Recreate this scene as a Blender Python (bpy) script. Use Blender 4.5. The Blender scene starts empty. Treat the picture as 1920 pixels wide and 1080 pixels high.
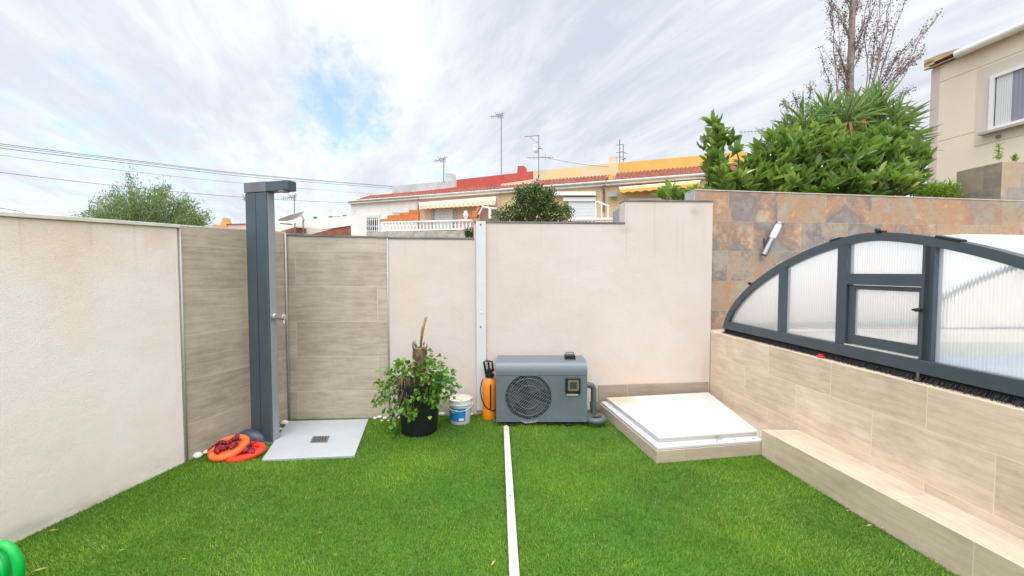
import bpy, math, random
import numpy as np
from mathutils import Vector, Matrix
random.seed(7); rng = np.random.default_rng(7)
S = bpy.context.scene
R = math.radians
# ---------------------------------------------------------------- camera, sky, sun, exposure
CAMZ = 1.45; F = 760.0; PITCH = R(2.26)
cam = bpy.data.objects.new('camera', bpy.data.cameras.new('camera')); S.collection.objects.link(cam)
cam.location = (0, 0, CAMZ); cam.rotation_euler = (R(90) - PITCH, 0, 0)
cam.data.sensor_width = 36; cam.data.lens = F / 1920 * 36; cam.data.clip_start = .02; cam.data.clip_end = 2000
S.camera = cam
S.view_settings.view_transform = 'Standard'; S.view_settings.look = 'None'
S.view_settings.exposure = 0.72; S.view_settings.gamma = 1; S.view_settings.use_curve_mapping = False
SUN_EL, SUN_AZ = R(66), R(185)          # azimuth clockwise from +Y
sd = bpy.data.lights.new('sun', 'SUN'); sd.energy = 1.0; sd.angle = R(38); sd.color = (1, .96, .91)
sun = bpy.data.objects.new('sun', sd); S.collection.objects.link(sun)
sv = Vector((math.sin(SUN_AZ) * math.cos(SUN_EL), math.cos(SUN_AZ) * math.cos(SUN_EL), math.sin(SUN_EL)))
sun.rotation_euler = (-sv).to_track_quat('-Z', 'Y').to_euler()

class NT:
    """tiny node helper"""
    def __init__(s, tree): s.t = tree; s.n = tree.nodes; s.l = tree.links
    def new(s, typ, props=None, **inp):
        n = s.n.new(typ)
        for k, v in (props or {}).items(): setattr(n, k, v)
        for k, v in inp.items(): s.set(n, k.replace('_', ' '), v)
        return n
    def set(s, n, k, v):
        sock = n.inputs[int(k[1:])] if k[0] == 'i' and k[1:].isdigit() else n.inputs[k]
        if isinstance(v, bpy.types.NodeSocket): s.l.new(v, sock)
        else: sock.default_value = v
    def math(s, op, a, b=0.0, c=0.0, clamp=False):
        n = s.n.new('ShaderNodeMath'); n.operation = op; n.use_clamp = clamp
        s.set(n, 'i0', a); s.set(n, 'i1', b)
        if op in ('MULTIPLY_ADD', 'SMOOTHSTEP', 'COMPARE'): s.set(n, 'i2', c)
        return n.outputs[0]
    def vmath(s, op, a, b=(0, 0, 0)):
        n = s.n.new('ShaderNodeVectorMath'); n.operation = op; s.set(n, 'i0', a); s.set(n, 'i1', b)
        return n.outputs['Value'] if op in ('LENGTH', 'DISTANCE', 'DOT_PRODUCT') else n.outputs[0]
    def mix(s, f, a, b, blend='MIX'):
        n = s.n.new('ShaderNodeMix'); n.data_type = 'RGBA'; n.blend_type = blend
        s.set(n, 'i0', f); s.set(n, 'i6', a); s.set(n, 'i7', b); return n.outputs[2]
    def rng(s, v, a, b, c=0.0, d=1.0):
        n = s.n.new('ShaderNodeMapRange'); n.interpolation_type = 'SMOOTHSTEP'
        for i, x in enumerate((v, a, b, c, d)): s.set(n, 'i%d' % i, x)
        return n.outputs[0]
    def noise(s, vec, scale, detail=4, rough=.55, dist=0.0):
        n = s.n.new('ShaderNodeTexNoise'); s.set(n, 'Vector', vec); n.inputs['Scale'].default_value = scale
        n.inputs['Detail'].default_value = detail; n.inputs['Roughness'].default_value = rough
        n.inputs['Distortion'].default_value = dist; return n.outputs[0]
    def mapping(s, vec, loc=(0, 0, 0), rot=(0, 0, 0), scale=(1, 1, 1)):
        n = s.n.new('ShaderNodeMapping'); s.set(n, 'Vector', vec); n.inputs['Location'].default_value = loc
        n.inputs['Rotation'].default_value = rot; n.inputs['Scale'].default_value = scale; return n.outputs[0]

def c4(c): return (c[0], c[1], c[2], 1)

W = bpy.data.worlds.new("World"); S.world = W; W.use_nodes = True
T = NT(W.node_tree); T.n.clear()
sky = T.new('ShaderNodeTexSky', dict(sky_type='NISHITA', sun_disc=False, sun_elevation=SUN_EL, sun_rotation=SUN_AZ,
            air_density=1.0, dust_density=.6, ozone_density=2.5))
tc = T.new('ShaderNodeTexCoord').outputs['Generated']
sep = T.new('ShaderNodeSeparateXYZ', Vector=tc)
zz = T.math('MAXIMUM', T.math('ADD', sep.outputs[2], .10), .02)
px_ = T.math('DIVIDE', sep.outputs[0], zz); py_ = T.math('DIVIDE', sep.outputs[1], zz)
pc = T.new('ShaderNodeCombineXYZ', X=px_, Y=py_).outputs[0]
rot = T.mapping(pc, rot=(0, 0, R(-24)))
strk = T.mapping(rot, loc=(3.1, 1.7, 0), scale=(1.9, .50, 1))
n1 = T.noise(strk, 2.0, 10, .68, .35)
n2 = T.noise(T.mapping(rot, loc=(7.3, 2.1, 0), scale=(.55, .22, 1)), 1.7, 4, .5, .3)
n3 = T.noise(T.mapping(rot, loc=(1.3, 5.1, 0), scale=(3.0, 1.3, 1)), 3.0, 8, .66, .3)
# openings where blue shows through (directions in the sky)
def patch(d, r0, r1):
    d = Vector(d).normalized()
    return T.rng(T.vmath('DISTANCE', T.vmath('NORMALIZE', tc), tuple(d)), r0, r1, 1.0, 0.0)
hole = T.math('MAXIMUM', patch((-.43, 1, .42), .0, .22), T.math('MULTIPLY', patch((-.93, 1, .17), .0, .45), .55))
hole = T.math('MAXIMUM', hole, T.math('MULTIPLY', patch((-.40, 1, .16), .0, .30), .50))
hole = T.math('MAXIMUM', hole, T.math('MULTIPLY', patch((-.15, 1, .27), .0, .25), .45))
cov = T.math('ADD', T.math('MULTIPLY', n1, .52), T.math('MULTIPLY', n3, .48))
cov = T.math('SUBTRACT', T.math('ADD', cov, .17), T.math('MULTIPLY', hole, .27))
cover = T.rng(cov, .33, .62)
shade = T.rng(T.math('ADD', T.math('MULTIPLY', n2, .45), T.math('MULTIPLY', n1, .55)), .36, .62)
gray = T.math('MAXIMUM', T.math('MAXIMUM', patch((.22, 1, .58), .05, .48), T.math('MULTIPLY', patch((.95, 1, .62), .0, .4), .5)), T.math('MULTIPLY', patch((-.7, 1, .75), .0, .3), .35))
shade = T.math('MULTIPLY_ADD', gray, .50, T.math('MULTIPLY', shade, .72), clamp=True)
cloud = T.mix(shade, (6.6, 6.7, 6.85, 1), (4.1, 4.5, 5.15, 1))
# cloud brightened round the sun behind the camera, added to light the side walls
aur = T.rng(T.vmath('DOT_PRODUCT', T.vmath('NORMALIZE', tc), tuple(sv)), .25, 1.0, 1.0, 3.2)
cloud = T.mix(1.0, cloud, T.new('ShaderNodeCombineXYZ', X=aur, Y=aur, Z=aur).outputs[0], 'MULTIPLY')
skyc = T.mix(1.0, sky.outputs[0], (1.7, 1.85, 1.75, 1), 'MULTIPLY'); skyc = T.mix(.35, skyc, (4.4, 5.0, 5.9, 1))
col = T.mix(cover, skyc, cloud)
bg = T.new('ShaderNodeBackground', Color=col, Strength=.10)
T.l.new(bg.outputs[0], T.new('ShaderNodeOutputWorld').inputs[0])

# ---------------------------------------------------------------- photograph measurements -> world metres
cp, sp = math.cos(PITCH), math.sin(PITCH)
def ray(px, py):
    a, b = (px - 960) / F, (540 - py) / F
    return Vector((a, cp + b * sp, b * cp - sp))
CO = Vector((0, 0, CAMZ))
def at(px, py, Y): d = ray(px, py); return CO + d * (Y / d.y)
def gnd(px, py, z=0.0): d = ray(px, py); return CO + d * ((z - CAMZ) / d.z)
def on(px, py, A, B):                        # where the sight line meets the upright plane through A and B
    d = ray(px, py); nx, ny = (B[1] - A[1]), -(B[0] - A[0])
    return CO + d * ((A[0] * nx + A[1] * ny) / (d.x * nx + d.y * ny))
def off(A, B, t):                            # the same upright plane moved t metres away from the camera
    dx, dy = B[0] - A[0], B[1] - A[1]; l = math.hypot(dx, dy); n = (-dy / l, dx / l)
    if n[0] * A[0] + n[1] * A[1] < 0: n = (-n[0], -n[1])
    return (A[0] + n[0] * t, A[1] + n[1] * t), (B[0] + n[0] * t, B[1] + n[1] * t), Vector((n[0], n[1], 0))

# ---------------------------------------------------------------- mesh building
class MB:
    def __init__(s): s.v = []; s.f = []
    def add(s, vs, fs):
        k = len(s.v); s.v += [tuple(v) for v in vs]; s.f += [tuple(i + k for i in f) for f in fs]; return s
    def prism(s, poly, vec):
        n = len(poly); vec = Vector(vec); a = [Vector(p) for p in poly]; b = [p + vec for p in a]
        nrm = sum(((a[i].cross(a[(i + 1) % n])) for i in range(n)), Vector())
        if nrm.dot(vec) > 0: a, b = b, a
        fs = [tuple(range(n)), tuple(reversed(range(n, 2 * n)))] + [(i, i + n, (i + 1) % n + n, (i + 1) % n) for i in range(n)]
        return s.add(a + b, fs)
    def obox(s, o, u, v, w):
        o, u, v = Vector(o), Vector(u), Vector(v); return s.prism([o, o + u, o + u + v, o + v], w)
    def box(s, x0, x1, y0, y1, z0, z1): return s.obox((x0, y0, z0), (x1 - x0, 0, 0), (0, y1 - y0, 0), (0, 0, z1 - z0))
    def cbox(s, c, sz, rot=None):
        M = rot or Matrix.Identity(3); c = Vector(c); h = [x / 2 for x in sz]
        o = c + M @ Vector((-h[0], -h[1], -h[2]))
        return s.obox(o, M @ Vector((sz[0], 0, 0)), M @ Vector((0, sz[1], 0)), M @ Vector((0, 0, sz[2])))
    def tube(s, pts, r, n=8, caps=True):
        pts = [Vector(p) for p in pts]; m = len(pts); rs = r if isinstance(r, (list, tuple)) else [r] * m
        vs = []; up = None
        for i, p in enumerate(pts):
            d = (pts[min(i + 1, m - 1)] - pts[max(i - 1, 0)]).normalized()
            if up is None: up = Vector((0, 0, 1)) if abs(d.z) < .9 else Vector((1, 0, 0))
            x = d.cross(up).normalized(); y = x.cross(d).normalized(); up = y
            vs += [p + (x * math.cos(2 * math.pi * k / n) + y * math.sin(2 * math.pi * k / n)) * rs[i] for k in range(n)]
        fs = [(i * n + k, i * n + (k + 1) % n, (i + 1) * n + (k + 1) % n, (i + 1) * n + k) for i in range(m - 1) for k in range(n)]
        if caps: fs += [tuple(reversed(range(n))), tuple(range((m - 1) * n, m * n))]
        return s.add(vs, fs)
    def lathe(s, c, prof, n=24, M=None):
        c = Vector(c); M = M or Matrix.Identity(3); vs = []
        for r, z in prof: vs += [c + M @ Vector((r * math.cos(2 * math.pi * k / n), r * math.sin(2 * math.pi * k / n), z)) for k in range(n)]
        m = len(prof)
        fs = [(i * n + k, i * n + (k + 1) % n, (i + 1) * n + (k + 1) % n, (i + 1) * n + k) for i in range(m - 1) for k in range(n)]
        fs += [tuple(reversed(range(n))), tuple(range((m - 1) * n, m * n))]
        return s.add(vs, fs)
    def ball(s, c, r, n=12, jit=0.0, M=None):
        c = Vector(c); M = M or Matrix.Identity(3); m = n // 2 + 1; r = r if isinstance(r, (tuple, list)) else (r, r, r); vs = []
        for i in range(m):
            a = math.pi * (i + .02) / (m - 1 + .04)
            for k in range(n):
                j = 1 + random.uniform(-jit, jit)
                vs.append(c + M @ Vector((r[0] * j * math.sin(a) * math.cos(2 * math.pi * k / n), r[1] * j * math.sin(a) * math.sin(2 * math.pi * k / n), -r[2] * j * math.cos(a))))
        fs = [(i * n + k, i * n + (k + 1) % n, (i + 1) * n + (k + 1) % n, (i + 1) * n + k) for i in range(m - 1) for k in range(n)]
        fs += [tuple(reversed(range(n))), tuple(range((m - 1) * n, m * n))]
        return s.add(vs, fs)
    def build(s, name, mat, parent=None, smooth=False, bevel=0.0, d=(1, 0), rnd=None):
        v = np.array(s.v, dtype=np.float64)
        me = bpy.data.meshes.new(name); o = bpy.data.objects.new(name, me); S.collection.objects.link(o)
        if parent is not None:
            o.parent = parent; org = parent.get('_o'); org = Vector(org)
        else:
            org = Vector(((v[:, 0].min() + v[:, 0].max()) / 2, (v[:, 1].min() + v[:, 1].max()) / 2, v[:, 2].min()))
            o.location = org
        o['_o'] = tuple(org)
        if parent is not None: pass
        me.from_pydata([tuple(p) for p in (v - np.array(org))], [], s.f)
        me.materials.append(mat)
        uv = me.uv_layers.new(name='UVMap'); data = np.zeros((len(me.loops), 2)); dx, dy = Vector(d).normalized()
        me.update()
        if len(me.polygons) < 20000:
            for p in me.polygons:
                n = p.normal
                for li in p.loop_indices:
                    q = v[me.loops[li].vertex_index]
                    if abs(n.z) > .7: data[li] = (q[0] * dx + q[1] * dy, -q[0] * dy + q[1] * dx)
                    else:
                        l = math.hypot(n.x, n.y) or 1; tx, ty = -n.y / l, n.x / l
                        data[li] = (q[0] * tx + q[1] * ty, q[2])
            uv.data.foreach_set('uv', data.ravel())
        if rnd is not None:
            at_ = me.attributes.new('rnd', 'FLOAT', 'POINT'); at_.data.foreach_set('value', np.asarray(rnd, dtype=np.float32))
        if smooth: me.polygons.foreach_set('use_smooth', [True] * len(me.polygons))
        if smooth == 'auto':
            me.polygons.foreach_set('use_smooth', [True] * len(me.polygons))
            md = o.modifiers.new('split', 'EDGE_SPLIT'); md.split_angle = R(40)
        if bevel:
            b = o.modifiers.new('bevel', 'BEVEL'); b.width = bevel; b.segments = 2; b.limit_method = 'ANGLE'; b.angle_limit = R(40)
        me.update()
        return o

def fast_mesh(name, V, Fc, mat, parent=None, rnd=None, loc=(0, 0, 0)):
    """numpy mesh: V (n,3), Fc (m,k) equal-sided faces"""
    me = bpy.data.meshes.new(name); o = bpy.data.objects.new(name, me); S.collection.objects.link(o)
    org = np.array(parent['_o'] if parent is not None else loc, dtype=np.float64)
    if parent is not None: o.parent = parent
    else: o.location = tuple(org)
    o['_o'] = tuple(float(x) for x in org)
    V = (V - org).astype(np.float32); m, k = Fc.shape
    me.vertices.add(len(V)); me.vertices.foreach_set('co', V.ravel())
    me.loops.add(m * k); me.loops.foreach_set('vertex_index', Fc.astype(np.int32).ravel())
    me.polygons.add(m); me.polygons.foreach_set('loop_start', np.arange(0, m * k, k, dtype=np.int32))
    me.update(calc_edges=True); me.materials.append(mat)
    if rnd is not None:
        a = me.attributes.new('rnd', 'FLOAT', 'POINT'); a.data.foreach_set('value', np.asarray(rnd, dtype=np.float32))
    me.validate(); return o

def leaves(C, D, L, Wd, fold=.25, curl=.15):
    """leaf outlines: C base points, D directions, L lengths, Wd half widths -> V, faces (quads)"""
    n = len(C); D = D / np.linalg.norm(D, axis=1, keepdims=True)
    rv = rng.normal(size=(n, 3)) * .6 + np.array([0, 0, 1.0]); X = np.cross(D, rv); X /= np.linalg.norm(X, axis=1, keepdims=True) + 1e-9
    N = np.cross(X, D); L = L[:, None]; Wd = Wd[:, None]
    b = C; t = C + D * L - N * L * curl
    l1 = C + D * L * .3 + X * Wd * .85 + N * Wd * fold; l2 = C + D * L * .68 + X * Wd * .9 + N * (Wd * fold - L * curl * .4)
    r1 = C + D * L * .3 - X * Wd * .85 + N * Wd * fold; r2 = C + D * L * .68 - X * Wd * .9 + N * (Wd * fold - L * curl * .4)
    V = np.stack([b, l1, l2, t, r2, r1], 1).reshape(-1, 3)
    k = np.arange(n)[:, None] * 6
    Fc = np.concatenate([k + np.array([0, 1, 2, 3]), k + np.array([0, 3, 4, 5])], 0)
    return V, Fc

def thing(name, loc, label, cat, group=None):
    o = bpy.data.objects.new(name, None); S.collection.objects.link(o); o.location = loc; o.empty_display_size = .1
    o['_o'] = tuple(loc); o['label'] = label; o['category'] = cat
    if group: o['group'] = group
    return o
def tag(o, label, cat, group=None, kind=None):
    o['label'] = label; o['category'] = cat
    if group: o['group'] = group
    if kind: o['kind'] = kind
    return o
def struct(o): o['kind'] = 'structure'; return o

# ---------------------------------------------------------------- materials
MATS = {}
def newmat(name):
    m = bpy.data.materials.new(name); m.use_nodes = True; t = NT(m.node_tree); t.n.clear()
    out = t.new('ShaderNodeOutputMaterial'); return m, t, out
def principled(t, out, **kw):
    p = t.new('ShaderNodeBsdfPrincipled', **kw); t.l.new(p.outputs[0], out.inputs[0]); return p
def mat(name, col, rough=.6, col2=None, scale=4.0, bump=0.0, bscale=60.0, metal=0.0, spec=None, stain=None, stain_scale=1.2, stain_amt=.5, fine=0.0):
    if name in MATS: return MATS[name]
    m, t, out = newmat(name); g = t.new('ShaderNodeTexCoord').outputs['Object']
    c = c4(col)
    if col2: c = t.mix(t.rng(t.noise(g, scale, 5, .6), .35, .65), c4(col), c4(col2))
    if stain: c = t.mix(t.math('MULTIPLY', t.rng(t.noise(g, stain_scale, 6, .65), .52, .72), stain_amt), c, c4(stain))
    if fine: c = t.mix(t.math('MULTIPLY', t.rng(t.noise(g, bscale * 1.7, 3, .7), .35, .65), fine), c, (.0, .0, .0, 1))
    p = principled(t, out, Base_Color=c, Roughness=rough, Metallic=metal)
    if spec is not None: p.inputs['Specular IOR Level'].default_value = spec
    if bump:
        b = t.new('ShaderNodeBump', Height=t.noise(g, bscale, 4, .65), Strength=bump, Distance=.01); t.l.new(b.outputs[0], p.inputs['Normal'])
    MATS[name] = m; return m

def plaster(name, col, stains):
    """rough sprayed render with some rusty water marks; stains = [(u, v, ru, rv, colour, amount)] in wall metres"""
    m, t, out = newmat(name); uv = t.new('ShaderNodeTexCoord').outputs['UV']
    big = t.noise(uv, .9, 5, .6); c = t.mix(t.rng(big, .3, .7), c4(col), c4([x * y for x, y in zip(col, (.93, .90, .87))]))
    fine = t.noise(uv, 95, 4, .7)
    c = t.mix(t.math('MULTIPLY', t.rng(fine, .40, .62), .09), c, c4([x * .55 for x in col]))
    drip = t.noise(t.mapping(uv, scale=(7, .5, 1)), 1.0, 5, .6)
    c = t.mix(t.math('MULTIPLY', t.rng(drip, .55, .75), .16), c, c4([x * .7 for x in col]))
    sx = t.new('ShaderNodeSeparateXYZ', Vector=uv)
    wob = t.noise(uv, 3.5, 5, .65)
    splash = t.math('MULTIPLY', t.rng(sx.outputs[1], .0, .16, 1.0, 0.0), t.rng(t.noise(t.mapping(uv, scale=(2.2, 5, 1)), 2.0, 7, .7), .38, .66))
    c = t.mix(t.math('MULTIPLY', splash, .38), c, (.30, .26, .17, 1))
    runs = t.math('MULTIPLY', t.rng(t.noise(t.mapping(uv, scale=(16, .35, 1)), 1.0, 6, .7), .56, .70), t.rng(sx.outputs[1], 1.35, 1.85, 0.0, 1.0))
    c = t.mix(t.math('MULTIPLY', runs, .28), c, (.38, .31, .24, 1))
    for (u, v, ru, rv, sc, amt) in stains:
        du = t.math('DIVIDE', t.math('SUBTRACT', sx.outputs[0], u), ru); dv = t.math('DIVIDE', t.math('SUBTRACT', sx.outputs[1], v), rv)
        dd = t.math('SQRT', t.math('ADD', t.math('MULTIPLY', du, du), t.math('MULTIPLY', dv, dv)))
        dd = t.math('ADD', dd, t.math('MULTIPLY', t.math('SUBTRACT', wob, .5), 1.1))
        c = t.mix(t.math('MULTIPLY', t.rng(dd, .15, 1.0, 1.0, 0.0), amt), c, c4(sc))
    p = principled(t, out, Base_Color=c, Roughness=.92); p.inputs['Specular IOR Level'].default_value = .2
    b1 = t.new('ShaderNodeBump', Height=fine, Strength=.42, Distance=.006)
    b2 = t.new('ShaderNodeBump', Height=t.noise(uv, 6, 3, .5), Strength=.25, Distance=.02, Normal=b1.outputs[0]); t.l.new(b2.outputs[0], p.inputs['Normal'])
    return m

def woodtile(name, a, b, mortar, w, h, ou, ov, offset=.5, streak=1.0):
    """wood-look stoneware: boards w x h metres with grain running along the wall"""
    m, t, out = newmat(name); uv = t.new('ShaderNodeTexCoord').outputs['UV']
    q = t.mapping(uv, loc=(ou, ov, 0))
    br = t.new('ShaderNodeTexBrick', dict(offset=offset, squash=1.0), Vector=q, Color1=(0, 0, 0, 1), Color2=(1, 1, 1, 1), Mortar=(.5, .5, .5, 1),
               Scale=1.0, Mortar_Size=.0022, Mortar_Smooth=.1, Brick_Width=w, Row_Height=h, Bias=0.0)
    rv = t.new('ShaderNodeSeparateColor', Color=br.outputs[0]).outputs[0]
    sh = t.new('ShaderNodeCombineXYZ', X=t.math('MULTIPLY', rv, 7.0), Y=t.math('MULTIPLY', rv, 3.0), Z=0.0).outputs[0]
    q2 = t.vmath('ADD', uv, sh)
    g1 = t.noise(t.mapping(q2, scale=(1.6, 15, 1)), 1.9, 10, .76, .25)
    g2 = t.noise(t.mapping(q2, scale=(9, 120, 1)), 1.0, 6, .7, .2)
    g3 = t.noise(q2, 3.2, 8, .72)
    f = t.math('ADD', t.math('MULTIPLY', t.rng(g1, .36, .62), .42), t.math('MULTIPLY', g2, .25)); f = t.math('ADD', f, t.math('MULTIPLY', t.math('SUBTRACT', g3, .42), 1.5))
    f = t.math('ADD', f, t.math('MULTIPLY', t.math('SUBTRACT', rv, .5), .30), clamp=True)
    c = t.mix(f, c4(b), c4(a))
    c = t.mix(br.outputs[1], c, c4(mortar))
    hz = t.rng(t.noise(uv, 1.3, 5, .6), .5, .75)
    c = t.mix(t.math('MULTIPLY', hz, .16), c, (.55, .52, .48, 1))
    p = principled(t, out, Base_Color=c, Roughness=.55)
    hgt = t.math('SUBTRACT', t.math('MULTIPLY', t.math('ADD', g1, g2), .12 * streak), br.outputs[1])
    bp = t.new('ShaderNodeBump', Height=hgt, Strength=.35, Distance=.003); t.l.new(bp.outputs[0], p.inputs['Normal'])
    return m

def slate(name, ou, ov, dull=0.0):
    m, t, out = newmat(name); uv = t.new('ShaderNodeTexCoord').outputs['UV']
    q = t.mapping(uv, loc=(ou, ov, 0))
    br = t.new('ShaderNodeTexBrick', dict(offset=.5), Vector=q, Color1=(0, 0, 0, 1), Color2=(1, 1, 1, 1), Mortar=(.5, .5, .5, 1),
               Scale=1.0, Mortar_Size=.0018, Mortar_Smooth=.1, Brick_Width=.60, Row_Height=.335, Bias=0.0)
    rv = t.new('ShaderNodeSeparateColor', Color=br.outputs[0]).outputs[0]
    sh = t.new('ShaderNodeCombineXYZ', X=t.math('MULTIPLY', rv, 9.0), Y=t.math('MULTIPLY', rv, 4.0), Z=0.0).outputs[0]
    q2 = t.vmath('ADD', uv, sh)
    n1 = t.noise(q2, 4.2, 12, .78, .15); n2 = t.noise(q2, 26, 8, .75, .1); n3 = t.noise(t.vmath('ADD', q2, (5, 3, 0)), 3.0, 5, .6, .6)
    v = t.math('ADD', t.math('ADD', t.math('MULTIPLY', n1, .75), t.math('MULTIPLY', n2, .25)), t.math('MULTIPLY', t.math('SUBTRACT', rv, .5), .20))
    r = t.new('ShaderNodeValToRGB', Fac=v); e = r.color_ramp.elements
    pal = [(.20, (.10, .10, .13)), (.36, (.19, .155, .16)), (.46, (.35, .265, .18)), (.54, (.36, .19, .10)), (.62, (.46, .34, .21)), (.78, (.41, .385, .32))]
    while len(e) < len(pal): e.new(.5)
    for el, (ps, cc) in zip(e, pal): el.position = ps; el.color = c4(cc)
    c = r.outputs[0]
    c = t.mix(t.math('MULTIPLY', t.rng(rv, .60, .70), t.math('MULTIPLY', .8, t.rng(n3, .35, .6))), c, (.13, .115, .135, 1))
    c = t.mix(t.math('MULTIPLY', t.rng(n3, .52, .66), .55), c, (.33, .33, .27, 1))
    c = t.mix(t.math('MULTIPLY', t.rng(n2, .62, .74), .5), c, (.50, .47, .43, 1))
    if dull: c = t.mix(dull, c, (.44, .385, .33, 1))
    c = t.mix(br.outputs[1], c, (.36, .31, .26, 1))
    p = principled(t, out, Base_Color=c, Roughness=.6)
    bp = t.new('ShaderNodeBump', Height=t.math('SUBTRACT', t.math('MULTIPLY', n2, .6), br.outputs[1]), Strength=.45, Distance=.005); t.l.new(bp.outputs[0], p.inputs['Normal'])
    return m

def leafmat(name, ca, cb, cc=None, rough=.45, trans=.35):
    m, t, out = newmat(name); r = t.new('ShaderNodeAttribute', dict(attribute_name='rnd')).outputs['Fac']
    c = t.mix(r, c4(ca), c4(cb))
    if cc: c = t.mix(t.rng(r, .80, .95), c, c4(cc))
    p = t.new('ShaderNodeBsdfPrincipled', Base_Color=c, Roughness=rough)
    tr = t.new('ShaderNodeBsdfTranslucent', Color=t.mix(.5, c, (.25, .42, .04, 1)))
    mx = t.new('ShaderNodeMixShader', i0=trans, i1=p.outputs[0], i2=tr.outputs[0]); t.l.new(mx.outputs[0], out.inputs[0]); return m
# ================================================================ THE YARD
def xy(p): return (p.x, p.y)
gL0 = gnd(347, 867); gL1 = gnd(45, 1010)                     # left wall foot
dL = (gL1 - gL0).normalized(); LW0 = gL0; LW1 = gL0 + dL * 4.6
gA1 = gnd(543, 787)                                          # tiled corner
gB1 = gnd(731, 784)
BW0 = (gB1.x, gB1.y); BW1 = tuple(xy(at(1331, 700, 4.36)))    # rendered back wall
def lerp(a, b, t): return (a[0] + (b[0] - a[0]) * t, a[1] + (b[1] - a[1]) * t)

# materials
OR = (.74, .50, .30)

def wall_uvbase(A, B):   # returns function giving uv u at a wall point (matches box uv: tangent = (-n.y, n.x))
    pass

mat('trim_alu', (.40, .40, .39), .5, metal=.3)
mat('cap_dark', (.13, .12, .12), .7, (.20, .18, .17), 8)
mat('cap_light', (.60, .56, .50), .8, (.70, .66, .60), 5, bump=.3)
mat('white_pvc', (.60, .60, .605), .35, (.56, .56, .57), 3)
mat('white_paint', (.78, .77, .76), .4)
mat('anthracite', (.048, .070, .088), .42, (.056, .078, .096), 6, spec=.5)
mat('anthracite_edge', (.20, .22, .24), .35, metal=.5)
mat('black_plastic', (.012, .012, .014), .38, fine=.3, bscale=30)
mat('chrome', (.65, .66, .68), .22, metal=1.0)
mat('steel', (.30, .30, .30), .34, metal=1.0)
mat('screw', (.05, .05, .05), .5)
mat('earth', (.16, .12, .08), .95, (.11, .10, .05), 2, bump=.5)
mat('asphalt', (.06, .06, .062), .9, (.045, .045, .05), 3)

def u_of(p, A, B):
    """u coordinate of world point p on the camera side of wall A-B as MB.build writes it"""
    dx, dy = B[0] - A[0], B[1] - A[1]; l = math.hypot(dx, dy); n = (dy / l, -dx / l)
    mid = ((A[0] + B[0]) / 2, (A[1] + B[1]) / 2)
    if n[0] * (0 - mid[0]) + n[1] * (0 - mid[1]) < 0: n = (-n[0], -n[1])
    return p[0] * -n[1] + p[1] * n[0]

def stain_on(px, py, A, B, ru, rv, col, amt):
    p = on(px, py, A, B); return (u_of(p, A, B), p.z, ru, rv, col, amt)

# --- left rendered wall
_, _, nL = off(xy(LW0), xy(LW1), 1)
LA, LB = xy(LW0), xy(LW1)
M_plL = plaster('plaster_left', (.90, .80, .755), [
    stain_on(95, 455, LA, LB, .5, .30, OR, .30), stain_on(140, 540, LA, LB, .16, .5, OR, .14),
    stain_on(300, 450, LA, LB, .15, .10, OR, .35), stain_on(55, 990, LA, LB, .2, .06, (.45, .50, .40), .5), stain_on(335, 650, LA, LB, .05, .9, OR, .15)])
zl0 = on(338, 428, LA, LB).z; zl1 = on(0, 406, LA, LB).z
sl = (LW1 - LW0).length
pe = on(0, 500, LA, LB); se = math.hypot(pe.x - LA[0], pe.y - LA[1]); zend = zl0 + (zl1 - zl0) * sl / se
lw = thing('garden_wall', (LW0.x, LW0.y, 0), 'long cream rendered garden wall with orange water stains along the left side of the lawn', 'wall')
def P(A, B, t, z): q = lerp(A, B, t); return Vector((q[0], q[1], z))
MB().prism([P(LA, LB, 0, -.1), P(LA, LB, 1, -.1), P(LA, LB, 1, zend), P(LA, LB, 0, zl0)], nL * .16).build('rendered_panel', M_plL, lw, bevel=.006)
cz = nL * -.018
MB().prism([P(LA, LB, -.002, zl0 + .002) + cz, P(LA, LB, 1, zend + .002) + cz, P(LA, LB, 1, zend + .026) + cz, P(LA, LB, -.002, zl0 + .026) + cz], nL * .20).build('coping', MATS['cap_light'], lw, bevel=.003)

# --- tiled shower walls
TA = [(.40, .315, .235), (.25, .195, .145)]
m_ta = woodtile('tile_beige', (.54, .455, .36), (.31, .245, .185), (.56, .49, .41), 1.2, .343, .37, -.28)
m_tb = woodtile('tile_beige_b', (.55, .465, .37), (.32, .255, .195), (.56, .49, .41), 1.2, .343, .72, -.28, .35)
AA, AB = (gL0.x, gL0.y), (gA1.x, gA1.y)
_, _, nA = off(AA, AB, 1)
zA0 = on(340, 425, AA, AB).z; zA1 = on(543, 438, AA, AB).z
tw = thing('tiled_wall', (AA[0], AA[1], 0), 'beige wood-look tiled wall behind the dark shower column, next to the long cream wall', 'wall')
MB().prism([P(AA, AB, 0, -.1), P(AA, AB, 1, -.1), P(AA, AB, 1, zA1), P(AA, AB, 0, zA0)], nA * .15).build('tile_cladding', m_ta, tw)
MB().prism([P(AA, AB, 0, zA0 + .002), P(AA, AB, 1, zA1 + .002), P(AA, AB, 1, zA1 + .014), P(AA, AB, 0, zA0 + .014)], nA * .17).build('coping', MATS['cap_light'], tw)
e = MB(); q0 = P(AA, AB, 0.012, 0); e.tube([q0 - nA * .006 + Vector((0, 0, 0)), q0 - nA * .006 + Vector((0, 0, zA0))], .008, 8); e.build('edge_trim', MATS['trim_alu'], tw, True)
e = MB(); q0 = P(AA, AB, 0.985, 0); e.tube([q0 - nA * .012, q0 - nA * .012 + Vector((0, 0, zA1))], .009, 8); e.build('edge_trim', MATS['trim_alu'], tw, True)
BA, BB = AB, (gB1.x, gB1.y)
_, _, nB = off(BA, BB, 1)
zB0 = on(545, 442, BA, BB).z; zB1 = on(731, 447, BA, BB).z
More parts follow.
